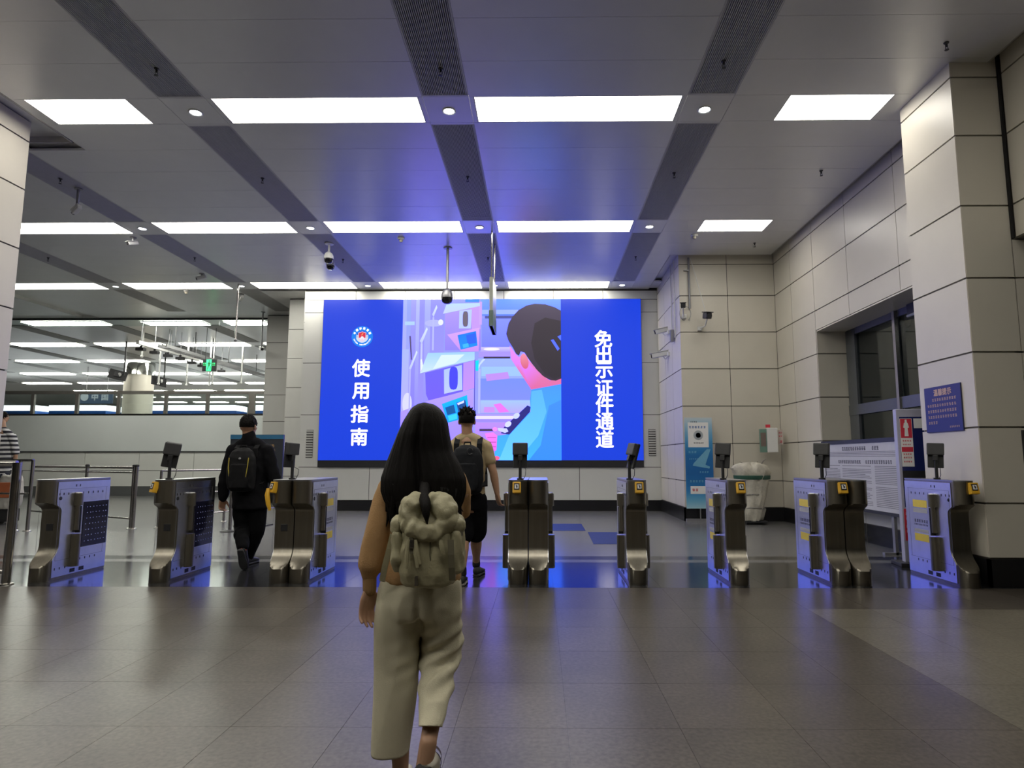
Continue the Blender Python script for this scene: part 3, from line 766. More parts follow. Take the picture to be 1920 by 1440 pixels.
# ---------------------------------------------------------------- turnstile gates
GW, GL_, GH = .2, .95, 1.062
def yprof(z):
    if z <= .148: return 0.0
    if z <= .36:
        k = (z - .148) / (.36 - .148); return .175 * (1 - (1 - k) ** 1.9)
    if z <= .72: return .175
    if z <= .822:
        k = (z - .72) / (.822 - .72); return .175 * (1 - k ** 2.2)
    return 0.0
GZ = [0, .148] + [.148 + .212 * k / 10 for k in range(1, 11)] + [.45, .54, .63, .72] + [.72 + .102 * k / 8 for k in range(1, 8)] + [.8215, .823, .9, 1.0, 1.05]
def gate_body():
    mb = MB(); n = 17; r = GW / 2; Z = GZ
    xs = [-r * math.cos(math.pi * k / (n - 1)) for k in range(n)]
    for z in Z:
        for x in xs:
            yc = r - math.sqrt(max(0, r * r - x * x)); mb.v.append((x, max(yc, yprof(z)), z))
    for j in range(len(Z) - 1):
        for i in range(n - 1):
            a = j * n + i; mb.f.append((a, a + 1, a + n + 1, a + n))
    m = len(mb.v)
    for z in Z: mb.v += [(-r, GL_, z), (r, GL_, z)]
    for j in range(len(Z) - 1):
        mb.f.append((j * n, (j + 1) * n, m + 2 * j + 2, m + 2 * j)); mb.f.append((j * n + n - 1, m + 2 * j + 1, m + 2 * j + 3, (j + 1) * n + n - 1)); mb.f.append((m + 2 * j, m + 2 * j + 2, m + 2 * j + 3, m + 2 * j + 1))
    t = (len(Z) - 1)
    mb.f.append(tuple([t * n + i for i in range(n)] + [m + 2 * t + 1, m + 2 * t]))
    return mb.mesh('body')
_gb = gate_body()
for p in _gb.polygons: p.use_smooth = True
_gb.set_sharp_from_angle(angle=R(28)); _gb.materials.append(MATS['steel'])
def side_panel(sx):
    """flat cover sheet following the C-shaped front edge"""
    r = GW / 2; mb = MB(); zs = [.03] + [z for z in GZ if .04 < z < 1.03] + [1.035]
    x = sx * (r + .001); x2 = sx * (r + .007)
    def fr(z):
        k = .012
        return max(r, yprof(z)) + k
    n = len(zs); vs = []
    for z in zs:
        b = GL_ - .004
        if .78 < z: b = GL_ - .004
        vs += [(x2, fr(z), z), (x2, b, z), (x, fr(z), z), (x, b, z)]
    fs = []
    for j in range(n - 1):
        a, c = 4 * j, 4 * j + 4
        fs += [(a, a + 1, c + 1, c), (a, c, c + 2, a + 2), (a + 1, a + 3, c + 3, c + 1)]
    fs += [(0, 2, 3, 1), (4 * n - 4, 4 * n - 3, 4 * n - 1, 4 * n - 2)]
    mb.add(vs, fs)
    bm = bmesh.new(); me = mb.mesh(); bm.from_mesh(me); bmesh.ops.recalc_face_normals(bm, faces=bm.faces); bm.to_mesh(me); bm.free()
    me.materials.append(MATS['steel_side']); return me
_sp = {s: side_panel(s) for s in (-1, 1)}
def _m(mb, m):
    me = mb.mesh(); me.materials.append(MATS[m]); return me
_lid = MB()
n = 15
rim = [(-.1 * math.cos(math.pi * k / (n - 1)) * 1.02, .1 - .102 * math.sin(math.pi * k / (n - 1))) for k in range(n)] + [(.102, GL_ + .002), (-.102, GL_ + .002)]
_lid = _m(_lid.prism(rim, lambda a, b, d: (a, b, 1.05 + d), .014), 'steel_lid')
def side_bits(t, s, window, sticker, seed):
    """things fixed to one side of the cabinet: barrier column, screws, sensor, stickers"""
    X = s * (GW / 2 + .007); sp = link('side_panel', _sp[s], None, t)
    yb = .40
    o = MB(); o.cyl((X + s * .02, yb, .50), (X + s * .02, yb, .78), .026, n=16)
    o.build('barrier_column', 'steel', t, smooth=True)
    b = MB().cyl((X + s * .018, yb, .77), (X + s * .018, yb, .905), .046, n=20).build('barrier_cup', 'steel', t, smooth=True)
    MB().lathe([(.001, .0), (.04, 0), (.036, .012), (.001, .014)], 20, (X + s * .018, yb, .905)).build('cup_cap', 'steel_lid', b, smooth=True)
    MB().cyl((X + s * .022, yb, .11), (X + s * .022, yb, .46), .050, n=20).build('barrier_sleeve', 'steel', t, smooth=True)
    MB().box(X + s * .02 - .030, X + s * .02 + .030, yb + .012, yb + .026, .47, .76).build('black_slot', 'black_plastic', t)
    scw = MB()
    for z, ysl in ((.905, (.14, .20, .27, .50, .58, .66, .74, .82)), (.99, (.38, .44)), (.115, (.15, .22, .30)), (.175, (.52, .60, .68, .76))):
        for y in ysl: scw.box(min(X, X + s * .003), max(X, X + s * .003), y - .0045, y + .0045, z - .012, z + .012)
    tag(scw.build('screws', 'dark_metal', sp), kind='stuff')
    MB().lathe([(.001, 0), (.02, 0), (.02, .004), (.001, .005)], 16, (X, .155, .86), 'x').build('sensor', 'black_plastic', sp)
    sm = MB()
    for y0, y1, z0, z1 in ((.145, .90, .955, .958), (.145, .148, .20, .955), (.145, .90, .20, .203), (.88, .883, .20, .955)): sm.box(min(X, X + s * .0012), max(X, X + s * .0012), y0, y1, z0, z1)
    sm.build('panel_seam', 'grey_metal', sp)
    for y in (.38, .52): MB().box(min(X, X + s * .004), max(X, X + s * .004), y, y + .07, .045, .085).build('floor_bracket', 'black_plastic', sp)
    if window:
        w = MB().box(min(X, X + s * .006), max(X, X + s * .006), .52, .93, .30, .80).build('dark_window', mat('dark_acrylic', (.012, .012, .03), .12, var=.1), t)
        d = MB(); rg = random.Random(seed)
        for r_ in range(7):
            for c_ in range(7):
                y = .57 + .32 * c_ / 6 + rg.uniform(-.01, .01); z = .36 + .38 * r_ / 6
                d.box(min(X + s * .006, X + s * .008), max(X + s * .006, X + s * .008), y - .006, y + .006, z - .004, z + .004)
        tag(d.build('indicator_dots', mat('dot_blue', (.35, .40, .75), .4, var=.1), w), kind='stuff')
    if sticker:
        for y0, y1, z0, z1, mm in ((.54, .80, .75, .83, 'yellow_sticker'), (.54, .80, .69, .735, 'tan_sticker'), (.54, .80, .38, .46, 'yellow_sticker'), (.54, .80, .475, .51, 'tan_sticker')):
            MB().box(min(X, X + s * .0015), max(X, X + s * .0015), y0, y1, z0, z1).build('sticker', mm, sp)
        g = glyph_rows(MB(), [(.54, .80, .60, .035, .008), (.54, .80, .56, .02, .006)], lambda a, b, d: (X + s * (.001 + d), a, b), seed)
        tag(g.build('side_print', 'print_dark', sp), kind='stuff')
def gate(x, y, label, reader=None, terminal=None, square=False, sides=(-1, 1), window=(), sticker=(), rz=0.0, group=None, seed=1):
    t = thing('turnstile_gate', label, 'turnstile', (x, y, 0), rz, group)
    link('body', _gb, None, t); link('lid', _lid, None, t)
    for s in sides: side_bits(t, s, s in window, s in sticker, seed)
    if reader is not None:
        rd = MB(); rot = Matrix.Rotation(R(-14), 3, 'X'); c = Vector((reader, -.012, .985))
        if abs(reader) > .05: rot = Matrix.Rotation(R(38) * (1 if reader > 0 else -1), 3, 'Z') @ rot; c = Vector((reader * .98, .012, .985))
        rd.obox(c, (.088, .05, .115), rot)
        ro = rd.build('card_reader', 'yellow_plastic', t, bevel=.008)
        fr = c + rot @ Vector((0, -.026, .008)); MB().obox(fr, (.058, .006, .068), rot).build('reader_window', 'black_plastic', ro, bevel=.002)
        fr = c + rot @ Vector((0, -.030, .008)); MB().obox(fr, (.040, .004, .044), rot).build('reader_label', 'print_white', ro)
        fr = c + rot @ Vector((0.002, -.0325, .006)); MB().obox(fr, (.016, .003, .024), rot).obox(fr + rot @ Vector((-.006, 0, .013)), (.010, .003, .01), rot).build('reader_symbol', 'print_dark', ro)
    if square: MB().box(-.036, .036, .170, .178, .515, .59).build('sensor_plate', 'black_plastic', t, bevel=.004)
    if terminal:
        tx, ty, yaw, lean, tilt = terminal
        Rz = Matrix.Rotation(R(yaw), 3, 'Z'); Rl = Matrix.Rotation(R(lean), 3, 'Y'); Rt = Matrix.Rotation(R(tilt), 3, 'X')
        base = Vector((tx, ty, 1.06)); hd = Rl @ Rz @ Rt
        te = MB().cyl(base, base + Vector((0, 0, .02)), .034, n=16).cyl(base, base + Vector((0, 0, .22)), .017, .015, n=12).build('terminal_post', 'black_plastic', t, smooth=True)
        hc = base + Vector((0, 0, .245)) + hd @ Vector((0, .045, .02))
        MB().obox(hc, (.15, .026, .27), hd).build('face_screen', 'black_plastic', te, bevel=.008)
        MB().obox(hc + hd @ Vector((0, -.034, .065)), (.162, .05, .13), hd).build('screen_housing', 'dark_grey_plastic', te, bevel=.012)
        MB().obox(hc + hd @ Vector((0, .0145, 0)), (.135, .004, .25), hd).build('screen_glass', mat('terminal_glass', (.02, .03, .06), .08, var=.05), te)
        MB().obox(hc + hd @ Vector((0, -.035, -.03)), (.05, .045, .06), hd).build('hinge', 'black_plastic', te, bevel=.006)
        p0 = base + Vector((.03, .02, .0)); MB().tube([p0, p0 + Vector((.025, .0, .05)), p0 + Vector((.03, .01, .11)), hc + hd @ Vector((.04, -.01, -.12))], .0035, 6).build('cable', 'black_plastic', te, smooth=True)
    return t
gate(-5.282, 6.79, 'single gate cabinet with black sensor plate and dark side window beside the guardrail', square=True, window=(1,), seed=3)
gate(-4.005, 6.78, 'single gate cabinet with yellow card reader and tilted terminal beside the person in black', reader=-.068, square=True, terminal=(.03, .10, 24, 10, -4), window=(1,), seed=4)
gate(-2.738, 6.77, 'gate cabinet with yellow reader and side-turned terminal, joined to a plain twin', reader=-.068, square=True, terminal=(.05, .20, 68, 6, -5), sides=(-1,), seed=5)
gate(-2.528, 6.77, 'plain gate cabinet with yellow side stickers, twin of the one with sensor plate', sides=(1,), sticker=(1,), seed=6)
gate(-.2335, 6.74, 'gate cabinet with centred yellow reader and upright terminal, one of a straight-on pair', reader=-.012, terminal=(.02, .10, 3, 0, -4), sides=(-1,), seed=7)
gate(-.0225, 6.74, 'plain gate cabinet without reader, right beside the pair partner with upright terminal'.replace('right beside the', 'joined to its'), sides=(1,), seed=8)
gate(1.012, 6.74, 'lone narrow gate cabinet with yellow reader and terminal seen edge-on below the white writing', reader=.012, terminal=(-.07, .10, -72, 10, -6), seed=9)
gate(2.055, 6.72, 'single gate cabinet with yellow reader and stickers in front of the sack', reader=.012, terminal=(-.10, .22, -22, 4, -6), sticker=(-1,), seed=10)
gate(3.085, 6.70, 'gate cabinet with yellow reader and stickers, joined to a plain twin before the notice board', reader=.02, terminal=(-.05, .30, -42, 2, -4), sides=(-1,), sticker=(-1,), seed=11)
gate(3.295, 6.70, 'plain gate cabinet whose twin has yellow stickers, before the notice board', sides=(1,), seed=12)
gate(4.325, 6.60, 'single gate cabinet with yellow reader and stickers standing against the pillar', reader=.045, terminal=(-.06, .40, -32, 3, -4), sticker=(-1,), sides=(-1,), seed=13)

# ---------------------------------------------------------------- rails
def railing(label, pts, h, mids, posts, r=.022, cap=None, foot=True, base=None, name='guard_rail'):
    """pts: two ground points; posts at fractions; mids: heights of lower rails"""
    a, b = Vector((*pts[0], 0)), Vector((*pts[1], 0)); t = thing(name, label, 'railing', a)
    D = b - a
    MB().cyl((0, 0, h), (D.x, D.y, h), r, n=14).build('top_rail', 'rail_steel', t, smooth=True)
    for z in mids: MB().cyl((0, 0, z), (D.x, D.y, z), r * .7, n=12).build('rail', 'rail_steel', t, smooth=True)
    for k in posts:
        p = D * k
        o = MB().cyl((p.x, p.y, 0), (p.x, p.y, h + (.01 if cap is None else .02)), r * 1.25, n=14).build('post', 'rail_steel', t, smooth=True)
        if foot: MB().lathe([(.001, 0), (.07, 0), (.068, .01), (.035, .02), (.001, .021)], 20, (p.x, p.y, 0)).build('foot_plate', 'rail_steel', o, smooth=True)
        if cap: MB().lathe([(.001, 0), (r * 1.6, 0), (r * 1.6, .03), (r, .04), (.001, .04)], 16, (p.x, p.y, h + .02)).build('post_cap', cap, o)
    return t
p0 = atz(14, 1096, 0); p0 = Vector((-5.46, 6.62, 0))
railing('thick steel guardrail beside the outermost gate cabinet', [(-5.50, 6.72), (-6.70, 6.55)], 1.235, (.13,), (0, 1), .032)
mat('cap_blue', (.03, .05, .35), .4, var=.05)
railing('long double-bar queue barrier with black and blue post caps', [(-7.55, 12.0), (-10.9, 13.8)], 1.12, (1.03, .18), (0, .02, .45), .024, 'black_plastic')
railing('queue barrier running towards the low white wall', [(-7.2, 12.2), (-5.9, 14.6)], 1.06, (.62, .2), (0, .5, 1), .02)
railing('dark queue barrier beside the striped person', [(-9.2, 11.6), (-11.4, 12.0)], 1.26, (.66,), (0, .12, 1), .024)
t = thing('queue_barrier_post', 'short steel barrier post behind the person in black', 'post', (-5.55, 11.6, 0))
MB().cyl((0, 0, .02), (0, 0, .98), .03).build('pole', 'rail_steel', t, smooth=True)
MB().lathe([(.001, 0), (.16, 0), (.16, .012), (.05, .03), (.001, .03)], 24).build('base', 'dark_metal', t, smooth=True)
MB().lathe([(.001, .98), (.034, .98), (.034, 1.02), (.001, 1.02)], 16).build('cap', 'black_plastic', t)

# information stand with blue top behind the person in black
a = at(434, 815, 12.6); b = at(527, 950, 12.6)
t = thing('information_stand', 'dark information display with blue top edge behind the person in black', 'display stand', ((a.x + b.x) / 2, 12.6, 0))
w = (b.x - a.x) / 2
MB().box(-w, w, -.03, .03, .62, a.z).build('board', mat('board_dark', (.03, .035, .045), .4, var=.06), t, bevel=.006)
MB().box(-w, w, -.036, -.028, a.z - .085, a.z - .005).build('header', mat('header_blue', (.03, .16, .30), .4, var=.06), t)
MB().box(-.05, .05, -.02, .02, 0, .64).box(-.3, .3, -.2, .2, 0, .02).build('stand', 'dark_metal', t)
glyph_rows(MB(), [(w - .30, w - .12, a.z - .22, .06, .01), (w - .26, w - .10, a.z - .30, .05, .01)], lambda q, z, d: (q, -.0365 - d, z), 5).build('print', 'gold', t)

# ---------------------------------------------------------------- signs and fittings on the cream walls
def wall_sign_front(): pass
# blue roll-up banner standing against the wall
a = at(1281, 783, 13.45); b = at(1338, 950, 13.45); w = b.x - a.x; zb, zt = .27, a.z
t = thing('rollup_banner', 'blue and white printed banner standing in the wall corner', 'banner', (a.x + .02, 13.45, 0))
mb = MB(); nz = 24
for j in range(nz + 1):
    v = j / nz; z = zt + (zb - zt) * v
    c = (190, 205, 215) if v < .05 else None
    stops = [(0, (196, 208, 214)), (.10, (150, 190, 215)), (.30, (60, 140, 195)), (.42, (30, 110, 175)), (.62, (25, 100, 170)), (.80, (40, 125, 190)), (.92, (110, 175, 210)), (1, (165, 205, 220))]
    for i in range(len(stops) - 1):
        if stops[i][0] <= v <= stops[i + 1][0]:
            k = (v - stops[i][0]) / (stops[i + 1][0] - stops[i][0]); c = [p + (q - p) * k for p, q in zip(stops[i][1], stops[i + 1][1])]; break
    for x in (0, w): mb.v.append((x, -.002, z)); mb.c.append(lin(c))
for j in range(nz): mb.f.append((2 * j, 2 * j + 2, 2 * j + 3, 2 * j + 1))
bm_m = bpy.data.materials.new('banner_print'); bm_m.use_nodes = True; nt = bm_m.node_tree; an = nt.nodes.new('ShaderNodeAttribute'); an.attribute_name = 'Col'
nt.links.new(an.outputs['Color'], nt.nodes['Principled BSDF'].inputs['Base Color']); nt.nodes['Principled BSDF'].inputs['Roughness'].default_value = .45; MATS['banner_print'] = bm_m
mb.build('printed_sheet', 'banner_print', t)
MB().box(0, w, 0, .006, zb, zt).build('backing_sheet', 'white_plastic', t)
MB().box(-.01, w + .01, -.04, .05, 0, .06).box(w / 2 - .01, w / 2 + .01, .01, .03, 0, zt).build('stand', 'grey_metal', t)
MB().box(.12 * w, .86 * w, -.0035, -.002, zt - .62, zt - .10).build('white_card', 'print_white', t)
G = lambda d0: (lambda q, z, d: (q, -.004 - d0 - d, z))
glyph_rows(MB(), [(.16 * w, .80 * w, zt - .20, .052, .008)], G(0), 6).build('heading_print', 'print_blue', t)
glyph_rows(MB(), [(.22 * w, .5 * w, zt - .09, .03, .006), (.32 * w, .7 * w, zt - .53, .03, .005)], G(0), 7).build('small_print', 'print_dark', t)
MB().lathe([(.07, .0), (.10, .0), (.10, .002), (.07, .002)], 24, (.49 * w, -.004, zt - .37), 'y').build('badge_wreath', mat('badge_grey', (.38, .42, .45), .5, var=.1), t)
MB().lathe([(.001, .0), (.055, .0), (.055, .002), (.001, .002)], 20, (.49 * w, -.004, zt - .37), 'y').build('badge_disc', 'print_blue', t)
wpb = mat('print_pale_blue', (.16, .42, .62), .5, var=.05)
MB().prism([(.30 * w, zt - .95), (.78 * w, zt - .66), (.92 * w, zt - .66), (.72 * w, zt - .98), (.88 * w, zt - 1.02), (.86 * w, zt - 1.06), (.26 * w, zt - 1.0)], G(0), .0005).build('swoosh', wpb, t)
glyph_rows(MB(), [(.12 * w, .45 * w, zt - .72, .05, .01), (.5 * w, .9 * w, zt - 1.13, .04, .01), (.14 * w, .7 * w, zt - 1.32, .05, .01), (.14 * w, .5 * w, zt - .86, .03, .01)], G(0), 8).build('pale_print', wpb, t)['kind'] = 'stuff'
MB().box(.16 * w, .8 * w, -.0035, -.002, zt - 1.58, zt - 1.42).build('white_strip', 'print_white', t)
glyph_rows(MB(), [(.22 * w, .45 * w, zt - 1.5, .06, .01)], G(0), 9).build('strip_print', 'print_red', t)

# white cabinet with green window on the wall
a = at(1467, 801, 13.5); b = at(1505, 850, 13.5)
t = thing('wall_dispenser', 'small white wall box with green side window and red tag', 'wall box', (4.72, 13.30, 1.42), R(-14))
MB().box(-.05, .16, -.12, .06, 0, .50).build('case', 'white_plastic', t, bevel=.012)
MB().box(-.19, -.052, -.10, .05, .0, .48).build('green_window', mat('green_pane', (.16, .27, .22), .2, var=.1), t, bevel=.006)
MB().box(-.17, -.07, -.104, -.10, .12, .40).build('window_contents', mat('brownish', (.16, .12, .10), .5, var=.1), t)
MB().box(-.06, .03, -.02, .0, .51, .57).build('red_tag', 'print_red', t)
MB().box(.175, .27, .0, .012, .16, .46).build('paper_label', mat('paper_pinkish', (.58, .48, .44), .6, var=.05), t)
glyph_rows(MB(), [(.19, .26, .40, .03, .004), (.19, .26, .33, .03, .004), (.21, .26, .22, .05, .0)], lambda q, z, d: (q, -.001 - d, z), 10).build('label_print', 'print_red', t)

# navy plaque with gold writing on the pillar
a = at(1734, 727, 7.5)
def onX(x, y, X):
    d = _f * F + _r * (x - CX) - _u * (y - CY); return Vector((0, 0, EYE)) + d * (X / d.x)
XP = 4.545
c0 = onX(1734, 728, XP); c1 = onX(1803, 718, XP); c2 = onX(1741, 811, XP); c3 = onX(1809, 808, XP)
y0, y1 = (c1.y + c3.y) / 2, (c0.y + c2.y) / 2; z0, z1 = (c2.z + c3.z) / 2, (c0.z + c1.z) / 2
t = thing('notice_plaque', 'navy wall plaque with gold characters on the pillar', 'sign', (XP, y1, z0)); W, H = y1 - y0, z1 - z0
MB().box(-.016, 0, -W, 0, 0, H).build('plate', 'navy_plate', t, bevel=.003)
PX = lambda q, z, d: (-.0165 - d, -q, z)
text('温馨提示', H * .155, 'gold', t, (-.0172, -W * .52, H * .865), LEFTF, .003)
glyph_rows(MB(), [(W * .22, W * .93, H * .71, W * .055, W * .012), (W * .08, W * .93, H * .585, W * .055, W * .012), (W * .08, W * .93, H * .46, W * .055, W * .012), (W * .08, W * .93, H * .335, W * .055, W * .012), (W * .08, W * .40, H * .21, W * .055, W * .012), (W * .66, W * .93, H * .10, W * .035, W * .01)], PX, 11).build('gold_print', 'gold', t)
# framed notice at the outer edge of the pillar front
t = thing('framed_notice', 'dark-framed notice on the pillar front beside the wall opening', 'frame', (4.975, 6.693, .80))
MB().box(0, .55, -.03, 0, 0, .78).build('frame', 'black_plastic', t, bevel=.006)
MB().box(.045, .51, -.033, -.029, .05, .73).build('sheet', mat('sheet_grey', (.5, .52, .6), .4, var=.04), t)

# notice board with small print in front of the window
XB = 4.78
c0 = onX(1531, 833, XB); c1 = onX(1688, 826, XB)
yA, yB = 10.95, 8.42
t = thing('notice_board', 'wide white notice board of dense small print below the window', 'notice board', (XB, yA, .54)); W, H = yA - yB, 1.0
MB().box(0, .05, -W, 0, 0, H).build('board', mat('board_paper', (.52, .52, .56), .45, var=.03), t)
MB().box(-.012, .055, -W - .02, .02, H - .02, H + .035).box(-.012, .055, -W - .02, .02, -.03, .015).box(-.012, .055, -.005, .025, 0, H).box(-.012, .055, -W - .025, -W + .01, 0, H).build('frame', 'dark_metal', t)
MB().box(.0, .04, -.5, -.44, -.54, 0).box(0, .04, -W + .44, -W + .5, -.54, 0).box(-.15, .19, -.5, -.44, -.54, -.51).box(-.15, .19, -W + .44, -W + .5, -.54, -.51).build('leg_frame', 'grey_metal', t)
rows = [(W * .28, W * .58, H * .90, .062, .006), (W * .64, W * .72, H * .90, .062, .006), (W * .22, W * .52, H * .70, .055, .006), (W * .56, W * .86, H * .70, .055, .006)]
PB = lambda q, z, d: (-.001 - d, -q, z)
glyph_rows(MB(), rows, PB, 12).build('title_print', 'print_dark', t)
mb = MB(); rg = random.Random(4)
for k in range(4): mb.box(-.0016, -.001, -W * .97, -W * .03, H * (.845 - .022 * k), H * (.853 - .022 * k))
for c0_, c1_ in ((.03, .24), (.27, .62), (.66, .97)):
    for k in range(24):
        z = H * (.64 - .0245 * k); e = c1_ - rg.choice((0, 0, 0, .06, .10)) * rg.random()
        if rg.random() < .07: continue
        mb.box(-.0016, -.001, -W * e, -W * c0_, z - .0045, z + .0045)
tag(mb.build('small_print', mat('print_grey', (.20, .20, .23), .6, var=.1), t), kind='stuff')

# tall information totem with red poster
t = thing('information_totem', 'tall lavender-framed totem with red and white arrow poster beside the pillar', 'totem', (4.53, 8.02, 0), R(-8))
MB().box(-.11, .30, -.05, .05, .04, 1.90).build('body', mat('totem_frame', (.50, .50, .62), .35, .3, var=.04), t, bevel=.012)
MB().box(-.075, .20, -.056, -.048, .70, 1.80).build('screen', mat('totem_blue', (.012, .02, .12), .2, var=.08), t)
MB().box(-.075, .20, -.058, -.050, .95, 1.14).build('black_panel', 'black_plastic', t)
MB().box(-.075, .065, -.0585, -.056, 1.19, 1.78).build('poster', 'print_white', t)
MB().box(-.07, .06, -.0595, -.0585, 1.54, 1.775).box(-.07, .06, -.0595, -.0585, 1.37, 1.43).build('poster_red', 'print_red', t)
MB().prism([(-.028, 1.56), (.018, 1.56), (.012, 1.66), (.028, 1.67), (.018, 1.72), (.008, 1.73), (.006, 1.765), (-.016, 1.765), (-.018, 1.73), (-.028, 1.72), (-.038, 1.67), (-.022, 1.66)], lambda q, z, d: (q, -.0600 - d, z), .0006).build('poster_figure', 'print_white', t)
glyph_rows(MB(), [(-.055, .05, 1.505, .022, .004), (-.055, .05, 1.34, .022, .003), (-.055, .05, 1.30, .022, .003), (-.055, .05, 1.25, .022, .003), (-.055, .05, 1.46, .016, .003)], lambda q, z, d: (q, -.0588 - d, z), 13).build('poster_print', 'print_red', t)
MB().box(.085, .195, -.0585, -.056, 1.66, 1.78).build('white_slip', 'print_white', t)
MB().box(-.09, .06, -.056, -.05, .30, .68).build('red_plate', 'print_red', t)
glyph_rows(MB(), [(-.075, .04, .62, .03, .006), (-.075, .04, .56, .03, .006), (-.075, .04, .47, .035, .006), (-.075, .04, .41, .03, .006)], lambda q, z, d: (q, -.0565 - d, z), 14).build('plate_print', 'print_white', t)
MB().box(-.06, .05, -.075, -.05, .13, .34).build('dark_box', 'dark_metal', t, bevel=.006)
MB().box(-.2, .3, -.16, .16, 0, .045).build('base', 'dark_metal', t, bevel=.008)
# woven white sack with green band
sp_ = atz(1418, 984, 0)
t = thing('woven_sack', 'full white woven sack with dark green band by the baseboard', 'sack', (sp_.x, sp_.y + .15, 0))
rings = []
for z, rx, ry, dx in ((.07, .20, .17, -.06), (.10, .235, .19, -.06), (.30, .25, .20, -.03), (.34, .24, .195, -.03), (.55, .275, .21, -.01), (.60, .27, .21, -.01), (.80, .315, .225, .0), (.86, .32, .23, .0), (.98, .345, .24, .0), (1.02, .36, .25, .0), (1.10, .37, .25, -.02), (1.16, .33, .22, -.03), (1.20, .2, .14, -.03), (1.21, .05, .05, -.03)):
    ring = []
    for j in range(40):
        a = 2 * math.pi * j / 40; w_ = noise.noise(Vector((math.cos(a) * 3, math.sin(a) * 3, z * 9))) * .05 + noise.noise(Vector((math.cos(a) * 9, math.sin(a) * 9, z * 14))) * .035
        ring.append(Vector((dx + (rx + w_) * math.cos(a), (ry + w_) * math.sin(a), z + (noise.noise(Vector((a * 2, z * 4, 3))) * .05 if z > 1.05 else 0))))
    rings.append(ring)
MB().loft(rings).build('sack_body', mat('woven_white', (.55, .52, .44), .7, var=.16, scale=14, bump=.5, bscale=50), t, smooth=True, angle=60)
for z, m_ in ((.90, 'band_green'), ):
    mat('band_green', (.03, .10, .07), .6, var=.1)
    MB().loft([[Vector(((.352 + q) * math.cos(a), (.252 + q) * math.sin(a), zz)) for a in (2 * math.pi * j / 40 for j in range(40))] for zz, q in ((.88, .0), (.89, .006), (.955, .012), (.96, .004))], cap=False).build('band', m_, t, smooth=True)
for z in (.32, .58): MB().loft([[Vector((-.03 + (.262 + q) * math.cos(a), (.208 + q) * math.sin(a), zz + .01 * math.sin(3 * a))) for a in (2 * math.pi * j / 40 for j in range(40))] for zz, q in ((z - .012, -.0), (z, .006), (z + .012, -.0))], cap=False).build('tie_cord', mat('cord_grey', (.22, .21, .19), .8, var=.1), t, smooth=True)
for k, (a, l) in enumerate(((.3, .13), (2.2, .07), (3.9, .06), (1.0, .08))):
    p = Vector((.2 * math.cos(a), .13 * math.sin(a), 1.16)); MB().tube([p, p + Vector((.06 * math.cos(a), 0, l * .6)), p + Vector((.13 * math.cos(a), .02, l))], [.02, .012, .004], 6).build('loose_end', mat('cord_grey2', (.25, .23, .21), .8, var=.1), t, smooth=True)
MB().box(-.27, .22, -.18, .2, .03, .075).build('trolley_plate', 'black_plastic', t, bevel=.01)
for x in (-.2, .15):
    for y in (-.12, .14): MB().lathe([(.001, -.02), (.03, -.02), (.03, .02), (.001, .02)], 14, (x, y, .03), 'x').build('wheel', 'black_plastic', t)

# ---------------------------------------------------------------- ceiling fittings
def sprinkler(x, y, label='small pendant sprinkler head under the ceiling', Z=CEIL):
    p = atz(x, y, Z - .06); t = thing('sprinkler_head', label, 'sprinkler', (p.x, p.y, Z), 0, 'sprinkler heads'); t.scale = (.62, .62, .72)
    MB().lathe([(.001, 0), (.045, 0), (.04, -.012), (.02, -.02), (.02, -.06), (.012, -.065), (.001, -.065)], 14).build('body', 'dark_metal', t, smooth=True)
    MB().tube([(-.012, 0, -.06), (-.024, 0, -.08), (-.014, 0, -.105), (0, 0, -.11), (.014, 0, -.105), (.024, 0, -.08), (.012, 0, -.06)], .005, 6).build('yoke', 'dark_metal', t)
    MB().lathe([(.001, -.11), (.035, -.11), (.035, -.115), (.001, -.117)], 14).build('deflector', 'dark_metal', t)
for x, y in ((826, 138), (877, 338), (1357, 124), (1264, 331), (1540, 327), (1775, 90), (293, 138), (492, 341), (113, 342), (1192, 486), (643, 491), (915, 488), (1415, 461), (365, 488), (90, 488)): sprinkler(x, y)
def detector(x, y):
    p = atz(x, y, CEIL - .03); t = thing('smoke_detector', 'round white smoke detector on the ceiling', 'detector', (p.x, p.y, CEIL), 0, 'smoke detectors')
    MB().lathe([(.001, 0), (.07, 0), (.07, -.02), (.055, -.035), (.001, -.035)], 20).build('base', 'white_plastic', t, smooth=True)
    MB().lathe([(.001, -.035), (.035, -.035), (.038, -.06), (.025, -.085), (.001, -.087)], 20).build('sensor', mat('detector_sensor', (.35, .32, .25), .5, var=.05), t, smooth=True)
for x, y in ((752, 449), (1302, 443), (349, 547)): detector(x, y)

